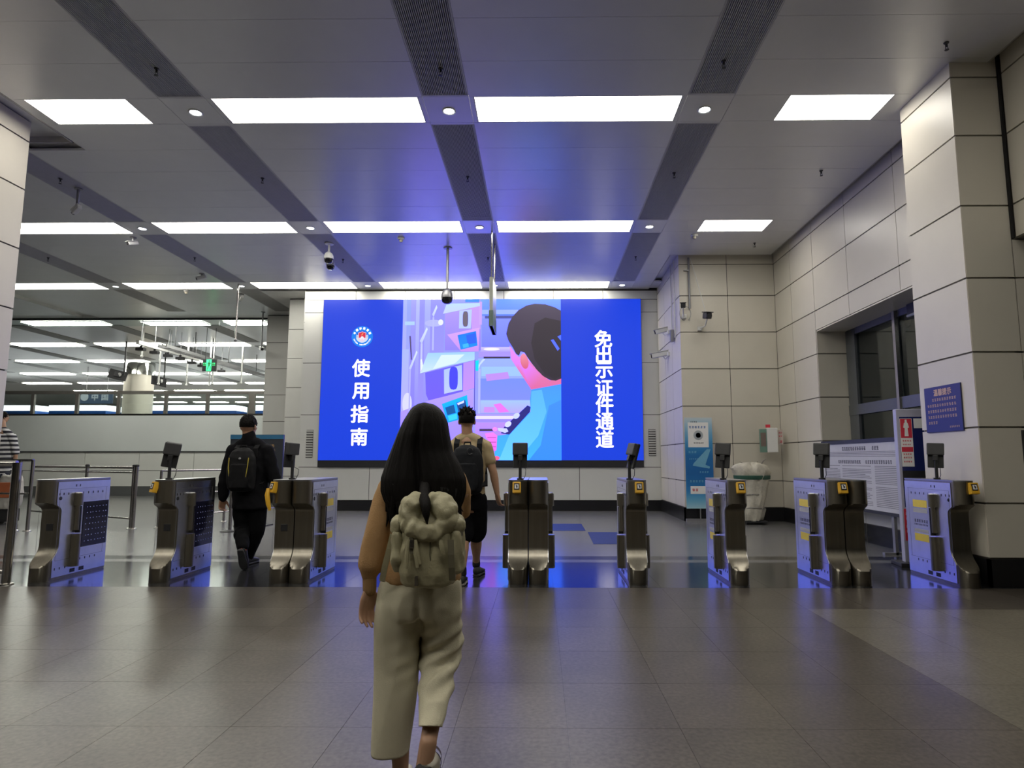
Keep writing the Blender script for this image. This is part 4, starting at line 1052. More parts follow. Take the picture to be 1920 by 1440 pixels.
def dome_camera(x, y0, y1, Y, label, size=.15, pole=True, white=False):
    """dome camera: pixel x, ceiling end y0 (ignored if pole goes to the ceiling), bottom y1"""
    p = at(x, y1, Y); t = thing('dome_camera', label, 'camera', (p.x, p.y, p.z)); s = size
    shell = 'white_plastic' if white else 'grey_metal'
    MB().lathe([(.001, 0), (.35 * s, .04 * s), (.62 * s, .22 * s), (.72 * s, .5 * s), (.74 * s, .85 * s), (.001, .85 * s)], 24).build('dome', mat('dome_black', (.008, .008, .01), .08, var=.05), t, smooth=True)
    MB().lathe([(.78 * s, .80 * s), (.80 * s, .95 * s), (.76 * s, 1.3 * s), (.60 * s, 1.75 * s), (.30 * s, 1.95 * s), (.16 * s, 2.15 * s), (.001, 2.16 * s)], 24).build('housing', shell, t, smooth=True)
    top = CEIL - p.z
    if pole:
        MB().cyl((0, 0, 2.1 * s), (0, 0, top), .028 * (s / .15), n=12).build('drop_pole', shell, t, smooth=True)
        MB().lathe([(.001, top - .03), (.09, top - .02), (.09, top), (.001, top)], 16).build('ceiling_plate', shell, t)
    return t
dome_camera(838, 0, 570, 12.9, 'grey dome camera on a long drop pole in front of the screen', .155)
dome_camera(616, 0, 494, 12.6, 'white dome camera hung just below the ceiling grille', .12, True, True)
dome_camera(619.5, 0, 506, 13.9, 'white dome camera close behind another dome', .12, True, True)
def bullet_camera(p, label, yaw, pitch, L=.22, top=None, arm=None, white=True, r=.036, name='bullet_camera'):
    """camera body at p pointing along yaw; hung from the ceiling (top) or held by arm to a wall point"""
    t = thing(name, label, 'camera', p); rot = Matrix.Rotation(R(yaw), 3, 'Z') @ Matrix.Rotation(R(pitch), 3, 'X')
    sh = 'white_plastic' if white else 'black_plastic'
    MB().obox((0, 0, 0), (2 * r, L, 2 * r), rot).build('housing', sh, t, bevel=r * .35)
    MB().obox(rot @ Vector((0, L * .04, r * 1.15)), (2.5 * r, L * 1.12, r * .25), rot).build('sun_shield', sh, t, bevel=.003)
    f = rot @ Vector((0, L / 2, 0)); MB().cyl(f, f + rot @ Vector((0, .02, 0)), r * .85, n=16).build('lens', 'black_plastic', t, smooth=True)
    if top is not None:
        h = top - p[2]; MB().cyl((0, 0, r), (0, 0, h), .022, n=10).build('drop_pole', 'grey_metal', t, smooth=True)
        MB().lathe([(.001, h - .02), (.06, h - .015), (.06, h), (.001, h)], 14).build('ceiling_plate', 'grey_metal', t)
    if arm is not None:
        a = Vector(arm) - Vector(p); MB().tube([(0, 0, -r), (a * .3 + Vector((0, 0, -r * 2))), a], .014, 8).build('bracket', 'white_plastic', t, smooth=True)
        MB().obox(a, (.09, .09, .09)).build('mount', 'white_plastic', t, bevel=.01)
    return t
def hung(x, y, Y, label, yaw, L=.2): 
    p = at(x, y, Y); bullet_camera((p.x, p.y, p.z), label, yaw, -18, L, CEIL)
hung(144, 393, 9.9, 'small white camera on a short pole under the grille strip near the column', 60)
hung(249, 456, 12.2, 'small white camera on a short pole beside a round downlight', 150)
hung(378, 521, 14.7, 'small white camera on a short pole far down the outer grille strip', 100)
hung(453, 559, 16.6, 'white camera on a pole near the stepped wall end', 40)
p = at(498, 657, 19.0); bullet_camera((p.x, p.y - .3, p.z), 'white camera on a tall steel pole beside the shaded wall end', 215, -15, .25, CEIL, r=.045)
# cameras on the cream walls
p = Vector((2.78, 14.55, 3.62)); q = at(1242, 620, 15.0); bullet_camera((q.x, q.y, q.z), 'short white wall camera above the longer one beside the screen', 80, -12, .34, arm=(3.02, 14.75, q.z - .08), r=.05)
q = at(1243, 664, 15.0); bullet_camera((q.x, q.y, q.z), 'long white wall camera with flat hood beside the screen', 70, -8, .52, arm=(3.02, 14.8, q.z - .03), r=.055)
q = at(1281, 573, 13.2); bullet_camera((q.x, q.y, q.z), 'small black wall camera with looped cable below the conduit pipe', 165, -10, .15, arm=(q.x + .1, 13.58, q.z - .15), white=False, r=.05)
q = at(1326, 592, 13.2); bullet_camera((q.x, q.y, q.z), 'black box camera on white arm hanging from a slanted cable', 190, -12, .20, arm=(q.x - .07, 13.58, q.z - .20), white=False, r=.065)
a = at(1291, 483, 13.55); b = at(1294, 578, 13.55)
t = thing('conduit_pipe', 'grey conduit pipe down the cream wall with looped cable', 'pipe', (a.x, 13.56, b.z)); h = a.z - b.z
MB().cyl((0, 0, 0), (0, 0, h), .022, n=10).build('pipe', 'grey_metal', t, smooth=True)
MB().box(-.11, .02, -.02, .03, h * .74, h * .76).build('bracket', 'grey_metal', t)
lp = [(0.01 - .12 + .12 * math.cos(k) , -.03, -.12 + .16 * math.sin(k)) for k in [R(20 * j - 60) for j in range(17)]]
MB().tube(lp, .007, 6).build('cable_loop', 'grey_metal', t, smooth=True)
a = at(1294, 484, 13.55); b = at(1323, 586, 13.3)
tag(MB().tube([a, a + (b - a) * .5 + Vector((.01, 0, -.01)), b], .007, 6).build('camera_cable', 'white_plastic', smooth=True), 'thin white cable slanting down the cream wall to the black camera', 'cable')
a = at(1254, 520, 15.0); b = at(1257, 600, 15.0)
t = thing('conduit_pipe', 'pair of thin white conduits down the wall return beside the screen', 'pipe', (2.985, 14.3, 3.95))
for dy in (0, -.35): MB().cyl((0, dy, 0), (0, dy, 1.75), .014, n=8).build('pipe', 'white_plastic', t, smooth=True)
MB().box(-.06, .012, -.14, -.04, -.05, .22).build('junction_box', 'grey_metal', t)

# hanging glass sign seen edge-on in front of the screen
a = at(926, 470, 12.6); b = at(929, 618, 12.2)
t = thing('hanging_sign', 'thin hanging sign panel seen edge-on in front of the screen', 'sign', (a.x + .01, 12.3, b.z))
MB().box(-.035, .035, -.45, .45, 0, .95).build('panel', mat('sign_edge', (.42, .44, .38), .3, .3, var=.06), t, bevel=.006)
MB().box(-.042, .042, -.46, .46, 0, .30).build('panel_foot', mat('sign_green', (.16, .24, .20), .3, var=.06), t)
for y in (-.38, .38): MB().cyl((0, y, .95), (0, y, CEIL - b.z), .016, n=10).build('rod', 'rail_steel', t, smooth=True)
a = at(447, 540, 15.6)
t = thing('hanging_pole', 'free-hanging steel pole with small end knob near the stepped wall', 'pole', (a.x, 15.6, at(445, 640, 15.6).z))
MB().cyl((0, 0, .04), (0, 0, CEIL - t.location.z), .022, n=10).build('pole', 'rail_steel', t, smooth=True); MB().ell((0, 0, .03), (.045, .045, .04)).build('knob', 'grey_metal', t, smooth=True)

# ---------------------------------------------------------------- far hall behind the glass
cp = atz(248, 676, CEIL)
c_ = thing('round_column', 'round cream column with mirror collar behind the glass screen', 'column', (cp.x, cp.y + .6, 0))
MB().lathe([(.60, 0), (.60, CEIL - .6)], 40).build('shaft', 'clad_cream', c_, smooth=True); MB().lathe([(.62, CEIL - .6), (.62, CEIL)], 40).build('mirror_collar', mat('mirror', (.75, .76, .72), .08, 1, var=.03), c_, smooth=True)
def hung_tv(xc, yc, xp, Y, label, yaw, roll, s):
    p = at(xc, yc, Y); t = thing('hanging_monitor', label, 'monitor', (p.x, p.y, p.z)); rot = Matrix.Rotation(R(yaw), 3, 'Z') @ Matrix.Rotation(R(roll), 3, 'Y') @ Matrix.Rotation(R(-14), 3, 'X')
    MB().obox((0, 0, 0), (.95 * s, .05, .58 * s), rot).build('panel', 'black_plastic', t, bevel=.01); MB().obox(rot @ Vector((0, -.05, 0)), (.4 * s, .06, .3 * s), rot).build('back_cover', 'dark_grey_plastic', t, bevel=.01)
    MB().lathe([(.001, 0), (.07, 0), (.07, .01), (.001, .012)], 16, rot @ Vector((0.05, -.085, 0)), 'y').build('badge', 'white_plastic', t)
    q = at(xp, yc, Y) - p; MB().cyl((q.x, .05, 0), (q.x, .05, CEIL - p.z), .03, n=8).build('pole', 'black_plastic', t, smooth=True)
hung_tv(221, 703, 231, 23.4, 'black hanging monitor tilted beside the round column', 30, 12, .62); hung_tv(298, 715, 306, 26.0, 'black hanging monitor turned sideways past the round column', 62, 8, .66)
# camera rail and truss
t = thing('hanging_beam', 'thin white beam hung below the ceiling of the far hall', 'beam', (-12.6, 19.6, 4.92))
MB().box(-.05, .05, 0, 3.6, -.06, .06).build('beam', 'white_plastic', t)
for y in (.2, 1.8, 3.4): MB().cyl((0, y, .06), (0, y, CEIL - 4.92), .014, n=6).build('rod', 'grey_metal', t)
t = thing('cable_tray', 'dark cable tray with rods hung in the far hall', 'cable tray', (-12.05, 20.0, 4.88))
tr = MB().box(-.14, -.11, 0, 8.4, -.05, .05).box(.11, .14, 0, 8.4, -.05, .05)
tr.build('side_rail', 'grey_metal', t)
for k in range(14): MB().box(-.11, .11, .3 + .6 * k, .36 + .6 * k, -.05, -.03).build('rung', 'grey_metal', t)
for k in range(7): MB().cyl((0.12, .5 + 1.2 * k, .05), (.12, .5 + 1.2 * k, CEIL - 4.88), .014, n=6).build('rod', 'dark_metal', t)
MB().tube([(.02 * math.sin(3 * k), 8.2 * k / 12, .03 + .03 * math.sin(2.1 * k)) for k in range(13)], .03, 6).build('cable', 'white_plastic', t, smooth=True)
for k, (x, y) in enumerate(((264, 655), (290, 661), (315, 667), (338, 672), (360, 680), (376, 686), (415, 696))):
    q = at(x, y, [19.9, 20.5, 21.2, 21.7, 22.7, 23.5, 24.9][k]); s = .62 if k == 5 else 1
    t = thing('rail_camera', 'small black camera box hung under the far hall beam', 'camera', q, 0, 'black cameras under the far hall beam')
    MB().box(-.13 * s, .13 * s, -.08, .08, -.045, .045).build('housing', 'black_plastic', t, bevel=.008); MB().box(-.03, .03, -.02, .02, .045, .12).build('bracket', 'black_plastic', t); MB().cyl((0, 0, .1), (0, 0, CEIL - q.z), .010, n=6).build('rod', 'grey_metal', t)
for k, (x, y0, y1) in enumerate(((297, 632, 720), (349, 620, 722), (392, 640, 723), (398, 700, 720), (452, 690, 718), (266, 628, 668))):
    Y = 24.0 if k < 5 else 21.0; a = at(x, y1, Y)
    t = thing('hanging_rod', 'thin white rod hanging from the far hall ceiling', 'rod', a, 0, 'white rods of the far hall')
    MB().cyl((0, 0, 0), (0, 0, CEIL - a.z - .01), .03, n=8).build('rod', 'white_plastic', t, smooth=True); MB().ell((0, 0, 0), (.05, .05, .05), n=10, m=6).build('end_knob', 'white_plastic', t, smooth=True)
# green exit sign
a = at(393, 685, 21.0)
t = thing('exit_sign', 'lit green running-man exit sign hung on two rods', 'exit sign', a)
MB().box(-.23, .23, -.03, .03, -.20, .20).build('case', 'black_plastic', t, bevel=.006)
g_ = mat('sign_green_light', (.05, .95, .28), .5, emit=1.1)
MB().box(-.095, .075, -.034, -.029, -.19, .19).build('lit_field', g_, t)
run = [(-.02, .12), (.02, .12), (.02, .16), (-.02, .16)]
mb = MB().prism(run, lambda q, z, d: (q, -.035 - d, z), .001)
for P in ([(-.035, .10), (.03, .10), (.02, -.02), (-.03, -.02)], [(-.03, .09), (-.07, .03), (-.06, .02), (-.02, .07)], [(.03, .09), (.06, .04), (.05, .03), (.02, .07)], [(-.03, -.02), (-.06, -.15), (-.04, -.15), (0, -.02)], [(0, -.02), (.04, -.06), (.03, -.15), (.05, -.15), (.06, -.05), (.02, -.02)]): mb.prism(P, lambda q, z, d: (q, -.035 - d, z), .001)
mb.build('running_figure', mat('sign_dark_green', (.01, .12, .04), .5, var=.05), t)
for s in (-1, 1): glyph_rows(MB(), [(s * .155 - .05, s * .155 + .05, .06, .045, .006), (s * .155 - .05, s * .155 + .05, -.0, .02, .006)], lambda q, z, d: (q, -.0305 - d, z), 15).build('sign_print', g_, t)
for x in (-.15, .15): MB().cyl((x, 0, .2), (x, 0, CEIL - a.z), .01, n=6).build('rod', 'dark_metal', t)
# service counters with light boxes far behind
def counter(x0, x1, Y, z0, z1, label, blue=True):
    t = thing('service_counter', label, 'counter', ((x0 + x1) / 2, Y, 0), 0, 'service counters of the far hall'); w = (x1 - x0) / 2
    MB().box(-w, w, 0, 1.2, 0, 1.1).box(-w, w, .9, 1.2, 1.1, z0 - .5).build('desk', mat('counter_grey', (.35, .37, .4), .5, var=.05), t)
    MB().box(-w, w, -.1, 1.2, z0 - .5, z0).build('fascia', mat('fascia_blue', (.02, .10, .38), .4, var=.1), t)
    MB().box(-w, w, -.12, 1.2, z0, z1).build('light_box', mat('lightbox', (.9, .97, 1.0), .5, emit=1.6), t)
for x0, x1 in ((-29.5, -25.6), (-24.9, -22.0), (-19.8, -15.4), (-14.6, -11.2)): counter(x0, x1, 32.2, 3.72, 4.0, 'blue-fronted service counter with bright light box seen through the glass panes')
a = at(148, 757, 30); b = at(213, 733, 30)
t = thing('name_board', 'dark blue hanging name board with pale characters behind the glass', 'sign', (a.x, 30, a.z)); W, H = b.x - a.x, b.z - a.z
MB().box(0, W, -.03, .03, 0, H).build('board', mat('board_navy', (.045, .075, .13), .4, var=.05), t, bevel=.01)
pm = mat('pale_letters', (.35, .40, .45), .5, var=.04)
MB().lathe([(.16, 0), (.19, 0), (.19, .01), (.16, .01)], 24, (W * .17, -.04, H * .52), 'y').build('emblem', pm, t)
text('中', .36, pm, t, (W * .47, -.036, H * .52), FRONT, .01, 'letter'); text('国', .36, pm, t, (W * .77, -.036, H * .52), FRONT, .01, 'letter')
for x in (.3, W - .3): MB().cyl((x, 0, H), (x, 0, CEIL - a.z), .015, n=6).build('rod', 'grey_metal', t)

# ---------------------------------------------------------------- people
def ringh(c, rx, ry, n=24, pw=1.0, rot=0.0):
    out = []
    for j in range(n):
        t = 2 * math.pi * j / n; a = math.copysign(abs(math.cos(t)) ** pw, math.cos(t)) * rx; b = math.copysign(abs(math.sin(t)) ** pw, math.sin(t)) * ry
        out.append(Vector((c.x + a * math.cos(rot) - b * math.sin(rot), c.y + a * math.sin(rot) + b * math.cos(rot), c.z)))
    return out
def pr(xl, xr, y, Y, ry, n=24, pw=1.0):
    """horizontal ring whose outline spans pixels xl..xr on row y at depth Y"""
    a, b = at(xl, y, Y), at(xr, y, Y); return ringh((a + b) / 2, (b.x - a.x) / 2, ry, n, pw)
def stack(mb, rings):
    """loft of rings closed by small end rings"""
    rings = sorted(rings, key=lambda r: r[0].z)
    def shrink(r, f, dz):
        c = sum(r, Vector()) / len(r); return [c + (p - c) * f + Vector((0, 0, dz)) for p in r]
    return mb.loft([shrink(rings[0], .3, -.006), shrink(rings[0], .8, -.003)] + rings + [shrink(rings[-1], .8, .003), shrink(rings[-1], .3, .006)])
def hand(mb, wrist, d, s, size=1.0, curl=(22, 34, 30)):
    """palm, four unequal bent fingers and a thumb leaving the side of the palm; d points along the hand, s to the thumb side"""
    d = Vector(d).normalized(); s = Vector(s); s = (s - d * s.dot(d)).normalized(); n = d.cross(s).normalized(); k = size
    w = Vector(wrist)
    for j, off in enumerate((.026, .009, -.009, -.026)):     # palm out of four rays so that it is wide and flat
        mb.limb([(w + s * off * .45 * k, .014 * k), (w + d * .045 * k + s * off * .95 * k, .0135 * k), (w + d * .084 * k + s * off * 1.08 * k, .0098 * k)], 10)
        L = (.066, .076, .070, .054)[j] * k; p = w + d * .086 * k + s * off * 1.1 * k; dd = (d + s * off * 3.2).normalized(); pts = [(p, .0088 * k)]; ang = 0
        for q, f in enumerate((.45, .32, .25)):
            ang += curl[q]; v = (dd * math.cos(R(ang)) + n * math.sin(R(ang))).normalized(); p = p + v * L * f; pts.append((p, (.0083, .0079, .0071)[q] * k))
        mb.limb(pts, 10)
    p = w + d * .022 * k + s * .022 * k; v = (d * .66 + s * .62 + n * .35).normalized(); v2 = (d * .86 + s * .28 + n * .38).normalized()
    mb.limb([(p, .015 * k), (p + v * .034 * k, .0125 * k), (p + v * .034 * k + v2 * .030 * k, .0105 * k), (p + v * .034 * k + v2 * .054 * k, .0085 * k)], 10)
def head(mb, c, s=1.0, turn=0.0):
    """head with jaw, brow, nose, lips, ears; the face looks to +Y turned by turn degrees"""
    M = Matrix.Rotation(R(turn), 3, 'Z'); c = Vector(c); P = lambda x, y, z: c + M @ Vector((x * s, y * s, z * s))
    mb.ell(P(0, -.012, .018), (.076 * s, .096 * s, .098 * s), M); mb.ell(P(0, .022, -.045), (.060 * s, .070 * s, .072 * s), M); mb.ell(P(0, .055, -.092), (.030 * s, .030 * s, .024 * s), M)
    mb.limb([(P(0, .084, .012), .010 * s), (P(0, .098, -.012), .012 * s), (P(0, .108, -.028), .014 * s)], 10)
    mb.ell(P(0, .076, .030), (.055 * s, .018 * s, .012 * s), M); mb.ell(P(0, .088, -.062), (.024 * s, .012 * s, .010 * s), M)
    for q in (-1, 1):
        mb.ell(P(q * .078, -.004, -.012), (.012 * s, .020 * s, .032 * s), M @ Matrix.Rotation(R(q * 18), 3, 'Z')); mb.ell(P(q * .034, .062, -.022), (.026 * s, .022 * s, .022 * s), M)
def face_parts(root, c, s=1.0, turn=0.0):
    M = Matrix.Rotation(R(turn), 3, 'Z'); c = Vector(c) - root.location
    for q in (-1, 1):
        e = MB().ell(c + M @ Vector((q * .031 * s, .081 * s, .008 * s)), (.0125 * s, .009 * s, .008 * s), M, 12, 8).build('eye', mat('eye_white', (.7, .7, .68), .2, var=.02), root, smooth=True)
        MB().ell(c + M @ Vector((q * .031 * s, .0885 * s, .008 * s)), (.0055 * s, .003 * s, .0055 * s), M, 10, 6).build('iris', mat('iris_dark', (.02, .012, .008), .2, var=.02), e, smooth=True)
        MB().ell(c + M @ Vector((q * .031 * s, .092 * s, .030 * s)), (.020 * s, .006 * s, .004 * s), M, 10, 6).build('eyebrow', 'hair_black', root, smooth=True)
    MB().ell(c + M @ Vector((0, .098 * s, -.062 * s)), (.021 * s, .006 * s, .008 * s), M, 12, 6).build('lips', mat('lips', (.30, .10, .09), .45, var=.05), root, smooth=True)
mat('hair_black', (.0055, .0045, .0042), .6, var=.25, scale=40, stretch=(6, 6, .35), bump=.35, bscale=30, spec=.12)
mat('skin', (.46, .27, .17), .5, var=.05, scale=10); mat('skin_tan', (.37, .20, .12), .5, var=.05, scale=10)
def shifted(me, o):
    me.transform(Matrix.Translation(-Vector(o))); return me
def garment(name, mb, voxel, m, root, smooth=5, disp=None):
    return link(name, shifted(remesh(mb, voxel, smooth, disp), root.location), m, root)
def folds(amp, fx, fz, seed=0, lo=0.0):
    """cloth creases: long soft ridges"""
    def f(p, n):
        a = noise.noise(Vector((p.x * fx + seed, p.y * fx, p.z * fz + seed * .7))); b = noise.noise(Vector((p.x * fx * 2.3 + 5, p.y * fx * 2.3, p.z * fz * 2.1 + seed)))
        return amp * (1 - 2 * abs(a)) * .8 + amp * .45 * b
    return f
def shoe(root, heel, toe, up, m_up, m_sole, size=1.0, extra=None):
    """low shoe between heel and toe (points at sole level); up is the direction of the ankle"""
    heel, toe = Vector(heel), Vector(toe); u = (toe - heel); L = u.length; u.normalize(); up = Vector(up); up = (up - u * up.dot(u)).normalized(); s = u.cross(up)
    prof = [(0, .026, .05), (.05, .034, .075), (.18, .038, .092), (.33, .038, .085), (.48, .042, .066), (.65, .047, .052), (.82, .045, .042), (.94, .034, .030), (1, .016, .016)]
    rings = []; sol = []
    for t, w, h in prof:
        p = heel + u * L * t; w *= size; h *= size; r = []; q = []
        for j in range(20):
            a = 2 * math.pi * j / 20; x = math.cos(a) * w; z = math.sin(a)
            r.append(p + s * x * (1 if z < .3 else 1 - .35 * (z - .3)) + up * ((h * .5) * (1 + math.copysign(abs(z) ** .75, z)) + .016 * size)); q.append(p + s * x * 1.07 + up * (.012 * size + .012 * size * math.copysign(abs(z) ** .5, z)))
        rings.append(r); sol.append(q)
    o = link('shoe', shifted(MB().loft(rings).mesh(), root.location), m_up, root); so = link('sole', shifted(MB().loft(sol).mesh(), root.location), m_sole, o)
    for ob in (o, so):
        for p in ob.data.polygons: p.use_smooth = True
    if extra:
        for t, m in extra:
            i0 = t; p = heel + u * L * t; w = .041 * size; h = (.088 if t < .4 else .06) * size
            band = [[p + u * du + s * math.cos(a) * w * 1.03 * (1 - .35 * max(0, math.sin(a) - .3)) + up * ((h * .5) * (1 + math.copysign(abs(math.sin(a)) ** .75, math.sin(a))) + .018 * size) * 1.02 for a in (math.pi * j / 12 for j in range(13))] for du in (-.009, .009)]
            link('stripe', shifted(MB().loft(band, cap=False, closed=False).mesh(), root.location), m, o)
    return o

# ---- woman with the khaki backpack
YW = 2.60
org = Vector((at(790, 1200, YW).x, YW, 0))
hc = at(800, 800, YW + .03) + Vector((0, 0, -.012))
A = lambda x, y, Y=YW: at(x, y, Y)
wb_ = MB(); head(wb_, hc, .93)
wb_.limb([(hc + Vector((0, -.01, -.07)), .047), (A(800, 868), .046), (A(800, 895), .06)])
stack(wb_, [pr(752, 850, 890, YW, .065), pr(745, 856, 920, YW, .085), pr(748, 850, 980, YW, .085), pr(752, 846, 1030, YW, .078), pr(738, 850, 1085, YW, .09), pr(728, 856, 1125, YW, .09)])
wl = A(693, 1104, YW - .03)
wb_.limb([(A(750, 897), .05), (A(728, 935), .04), (A(704, 1010, YW - .01), .034), (A(694, 1070, YW - .03), .026), (wl, .0215)])
hand(wb_, wl, (-.12, .02, -1), (.65, .72, 0), .92, (14, 24, 22))
er = A(862, 955, YW + .06); wr_ = A(842, 945, YW + .27)
wb_.limb([(A(850, 897), .05), (A(864, 925, YW + .01), .04), (er, .034), ((er + wr_) / 2, .03), (wr_, .0215)])
hand(wb_, wr_, (-.25, 1, .25), (-.3, -.1, .9), .92, (35, 45, 35))
kl, al = A(747, 1265, YW + .04), A(751, 1442, YW + .03)
wb_.limb([(A(760, 1120), .075), (A(752, 1180), .07), (kl, .048), (A(749, 1330, YW + .03), .046), (al, .031)])
kr, ar = A(832, 1225, YW + .05), A(803, 1392, YW - .22)
wb_.limb([(A(828, 1120), .075), (A(830, 1170, YW + .02), .062), (kr + Vector((0, .012, 0)), .043), (kr * .55 + ar * .45 + Vector((0, .0, 0)), .038), (ar, .029)])
fl_h = Vector((al.x - .004, al.y - .055, 0.0)); fl_t = fl_h + Vector((-.02, .225, 0))
wb_.limb([(al, .031), (Vector((al.x, al.y - .01, .05)), .033)]); wb_.limb([(Vector((al.x, al.y, .045)), .03), (fl_t + Vector((0, -.06, .03)), .026)])
fr_h = ar + Vector((-.008, -.045, -.075)); fr_t = Vector((ar.x - .035, ar.y + .11, .0))
wb_.limb([(ar, .031), (fr_h * .7 + fr_t * .3 + Vector((0, .0, .035)), .03), (fr_t * .8 + fr_h * .2 + Vector((0, 0, .03)), .024)])
woman = link('person', shifted(remesh(wb_, .0042, 4), org), 'skin'); woman.location = org
tag(woman, 'person with very long black hair, tan sweater and cream wide-leg trousers, walking away', 'person')
face_parts(woman, hc, .93)
# sweater
mb = MB(); stack(mb, [pr(760, 842, 875, YW, .075), pr(738, 864, 890, YW, .105), pr(734, 868, 925, YW, .11), pr(736, 864, 980, YW, .108), pr(730, 862, 1030, YW, .11), pr(721, 864, 1070, YW, .112), pr(716, 864, 1088, YW, .114)])
k_ = .00217
mb.limb([(A(748, 898), 20 * k_), (A(733, 915), 23 * k_), (A(722, 950), 24 * k_), (A(711, 990, YW - .01), 25 * k_), (A(701, 1030, YW - .02), 24.5 * k_), (A(694, 1064, YW - .03), 22.5 * k_), (A(693, 1075, YW - .03), 15 * k_)], 20)
mb.limb([(A(852, 898), 20 * k_), (A(862, 922, YW + .01), 19 * k_), (er, 20 * k_), ((er + wr_) / 2, 19 * k_), (er * .15 + wr_ * .85, 13 * k_)], 18)
tanm = mat('sweater_tan', (.42, .245, .105), .85, var=.10, scale=22, bump=.25, bscale=160)
garment('sweater', mb, .009, tanm, woman, 5, folds(.0085, 9, 5, 2))
mb = MB().limb([(A(693, 1076, YW - .03), .0275), (A(693, 1090, YW - .03), .027), (A(693, 1106, YW - .03), .0265)], 20)
garment('cuff', mb, .005, mat('sweater_rib', (.30, .175, .075), .9, var=.12, scale=60, stretch=(3, 3, .1), bump=.4, bscale=90), woman, 2)
# trousers
mb = MB(); stack(mb, [pr(718, 862, 1083, YW, .10), pr(713, 863, 1100, YW, .118), pr(709, 863, 1128, YW, .128), pr(708, 863, 1152, YW, .118)])
LL = [(709, 788, 1130, .0, .108), (707, 786, 1165, .0, .104), (706, 783, 1200, .01, .098), (704, 782, 1250, .02, .094), (702, 780, 1300, .02, .094), (699, 774, 1350, .02, .094), (697, 768, 1390, .02, .094), (697, 766, 1404, .02, .094), (696, 766, 1430, .02, .094)]
stack(mb, [pr(a, b, y, YW + d, r) for a, b, y, d, r in LL])
RL = [(784, 863, 1130, .0, .108), (789, 863, 1165, .02, .10), (792, 866, 1190, .04, .094), (792, 867, 1212, .05, .09), (789, 861, 1238, .03, .088), (793, 851, 1262, -.02, .082), (788, 845, 1290, -.07, .076), (786, 839, 1320, -.13, .072), (784, 833, 1345, -.18, .072), (783, 830, 1362, -.21, .072), (782, 829, 1385, -.25, .072)]
stack(mb, [pr(a, b, y, YW + d, r) for a, b, y, d, r in RL])
_fo = folds(.011, 10, 1.7, 4)
knee = A(842, 1232, YW - .05)
def tr_disp(p, n):
    d = _fo(p, n)
    q = p - knee; w = math.exp(-(q.length / .13) ** 2); d += w * .010 * math.sin((q.z - q.x * .55) * 95)      # creases behind the bent knee
    q2 = p - A(785, 1165, YW - .1); d -= .016 * math.exp(-(q2.x / .012) ** 2 - (q2.z / .07) ** 2) * (1 if n.y < 0 else 0)   # seat seam
    return d
tro = garment('trousers', mb, .0085, mat('cream_cloth', (.55, .51, .37), .85, var=.06, scale=9, bump=.15, bscale=220), woman, 12, tr_disp)
bm = bmesh.new(); bm.from_mesh(tro.data)                 # cut the hems straight
mid = A(784, 1300).x - org.x
for left in (True, False):
    hp_ = (A(735, 1404, YW + .02) if left else A(807, 1362, YW - .21)) - org; nn = Vector((0, 0, -1)) if left else Vector((0, -.45, -1)).normalized()
    fs = [f for f in bm.faces if (f.calc_center_median().x < mid) == left and f.calc_center_median().z < .42]
    gm = list({v for f in fs for v in f.verts}) + list({e for f in fs for e in f.edges}) + fs
    bmesh.ops.bisect_plane(bm, geom=gm, plane_co=hp_, plane_no=nn, clear_outer=True)
bm.to_mesh(tro.data); bm.free()
sm_ = tro.modifiers.new('hem', 'SOLIDIFY'); sm_.thickness = .004; sm_.offset = -1
lav = mat('shoe_lavender', (.36, .33, .45), .7, var=.12, scale=20); shw = mat('shoe_white', (.58, .54, .46), .7, var=.08, scale=20); shs = mat('shoe_sole_black', (.02, .02, .022), .7, var=.1)
shoe(woman, fl_h, fl_t, (0, 0, 1), shw, shs, .92, [(.12, lav), (.3, lav), (.5, lav)])
shoe(woman, fr_h, fr_t, (.25, .55, .8), shw, shs, .95, [(.06, lav), (.2, lav), (.36, lav), (.54, lav)])
# hair
HR = [(794, 803, 756, .02, .04), (783, 816, 759, .02, .075), (773, 825, 766, .018, .10), (767, 832, 775, .015, .112), (757, 839, 791, .01, .12), (746, 843, 815, -.002, .12), (734, 849, 845, -.015, .112), (723, 864, 873, -.03, .108), (715, 873, 897, -.045, .102), (715, 873, 920, -.055, .095), (721, 869, 938, -.062, .085), (729, 863, 952, -.066, .070), (738, 855, 962, -.068, .05)]
rings = []
import bisect
def interp(v):
    ysr = [h[2] for h in HR]; i = min(max(bisect.bisect_right(ysr, v) - 1, 0), len(HR) - 2); k = (v - ysr[i]) / (ysr[i + 1] - ysr[i]); return [a + (b - a) * k for a, b in zip(HR[i], HR[i + 1])]
nh = 150
for j in range(46):
    v = 756 + (962 - 756) * (j / 45) ** 1.15; xl, xr, y, dy, ry = interp(v); r = pr(xl, xr, y, YW + dy, ry, nh); c = sum(r, Vector()) / nh; kk = min(1, max(0, (v - 765) / 60))
    for q, p in enumerate(r):
        th = 2 * math.pi * q / nh; g = noise.noise(Vector((math.cos(th) * 9, math.sin(th) * 9, v * .004))) * .030 + noise.noise(Vector((math.cos(th) * 28, math.sin(th) * 28, v * .006))) * .022
        p.x = c.x + (p.x - c.x) * (1 + g * kk); p.y = c.y + (p.y - c.y) * (1 + g * kk * 1.6)
        d = th - 3 * math.pi / 2
        p.y += .020 * kk * math.exp(-((p.x - c.x + .003) / .010) ** 2) * (1 if math.sin(th) < 0 else 0)         # parting line down the back
    rings.append(r)
hm = MB().loft(rings[::-1])
rg = random.Random(5)
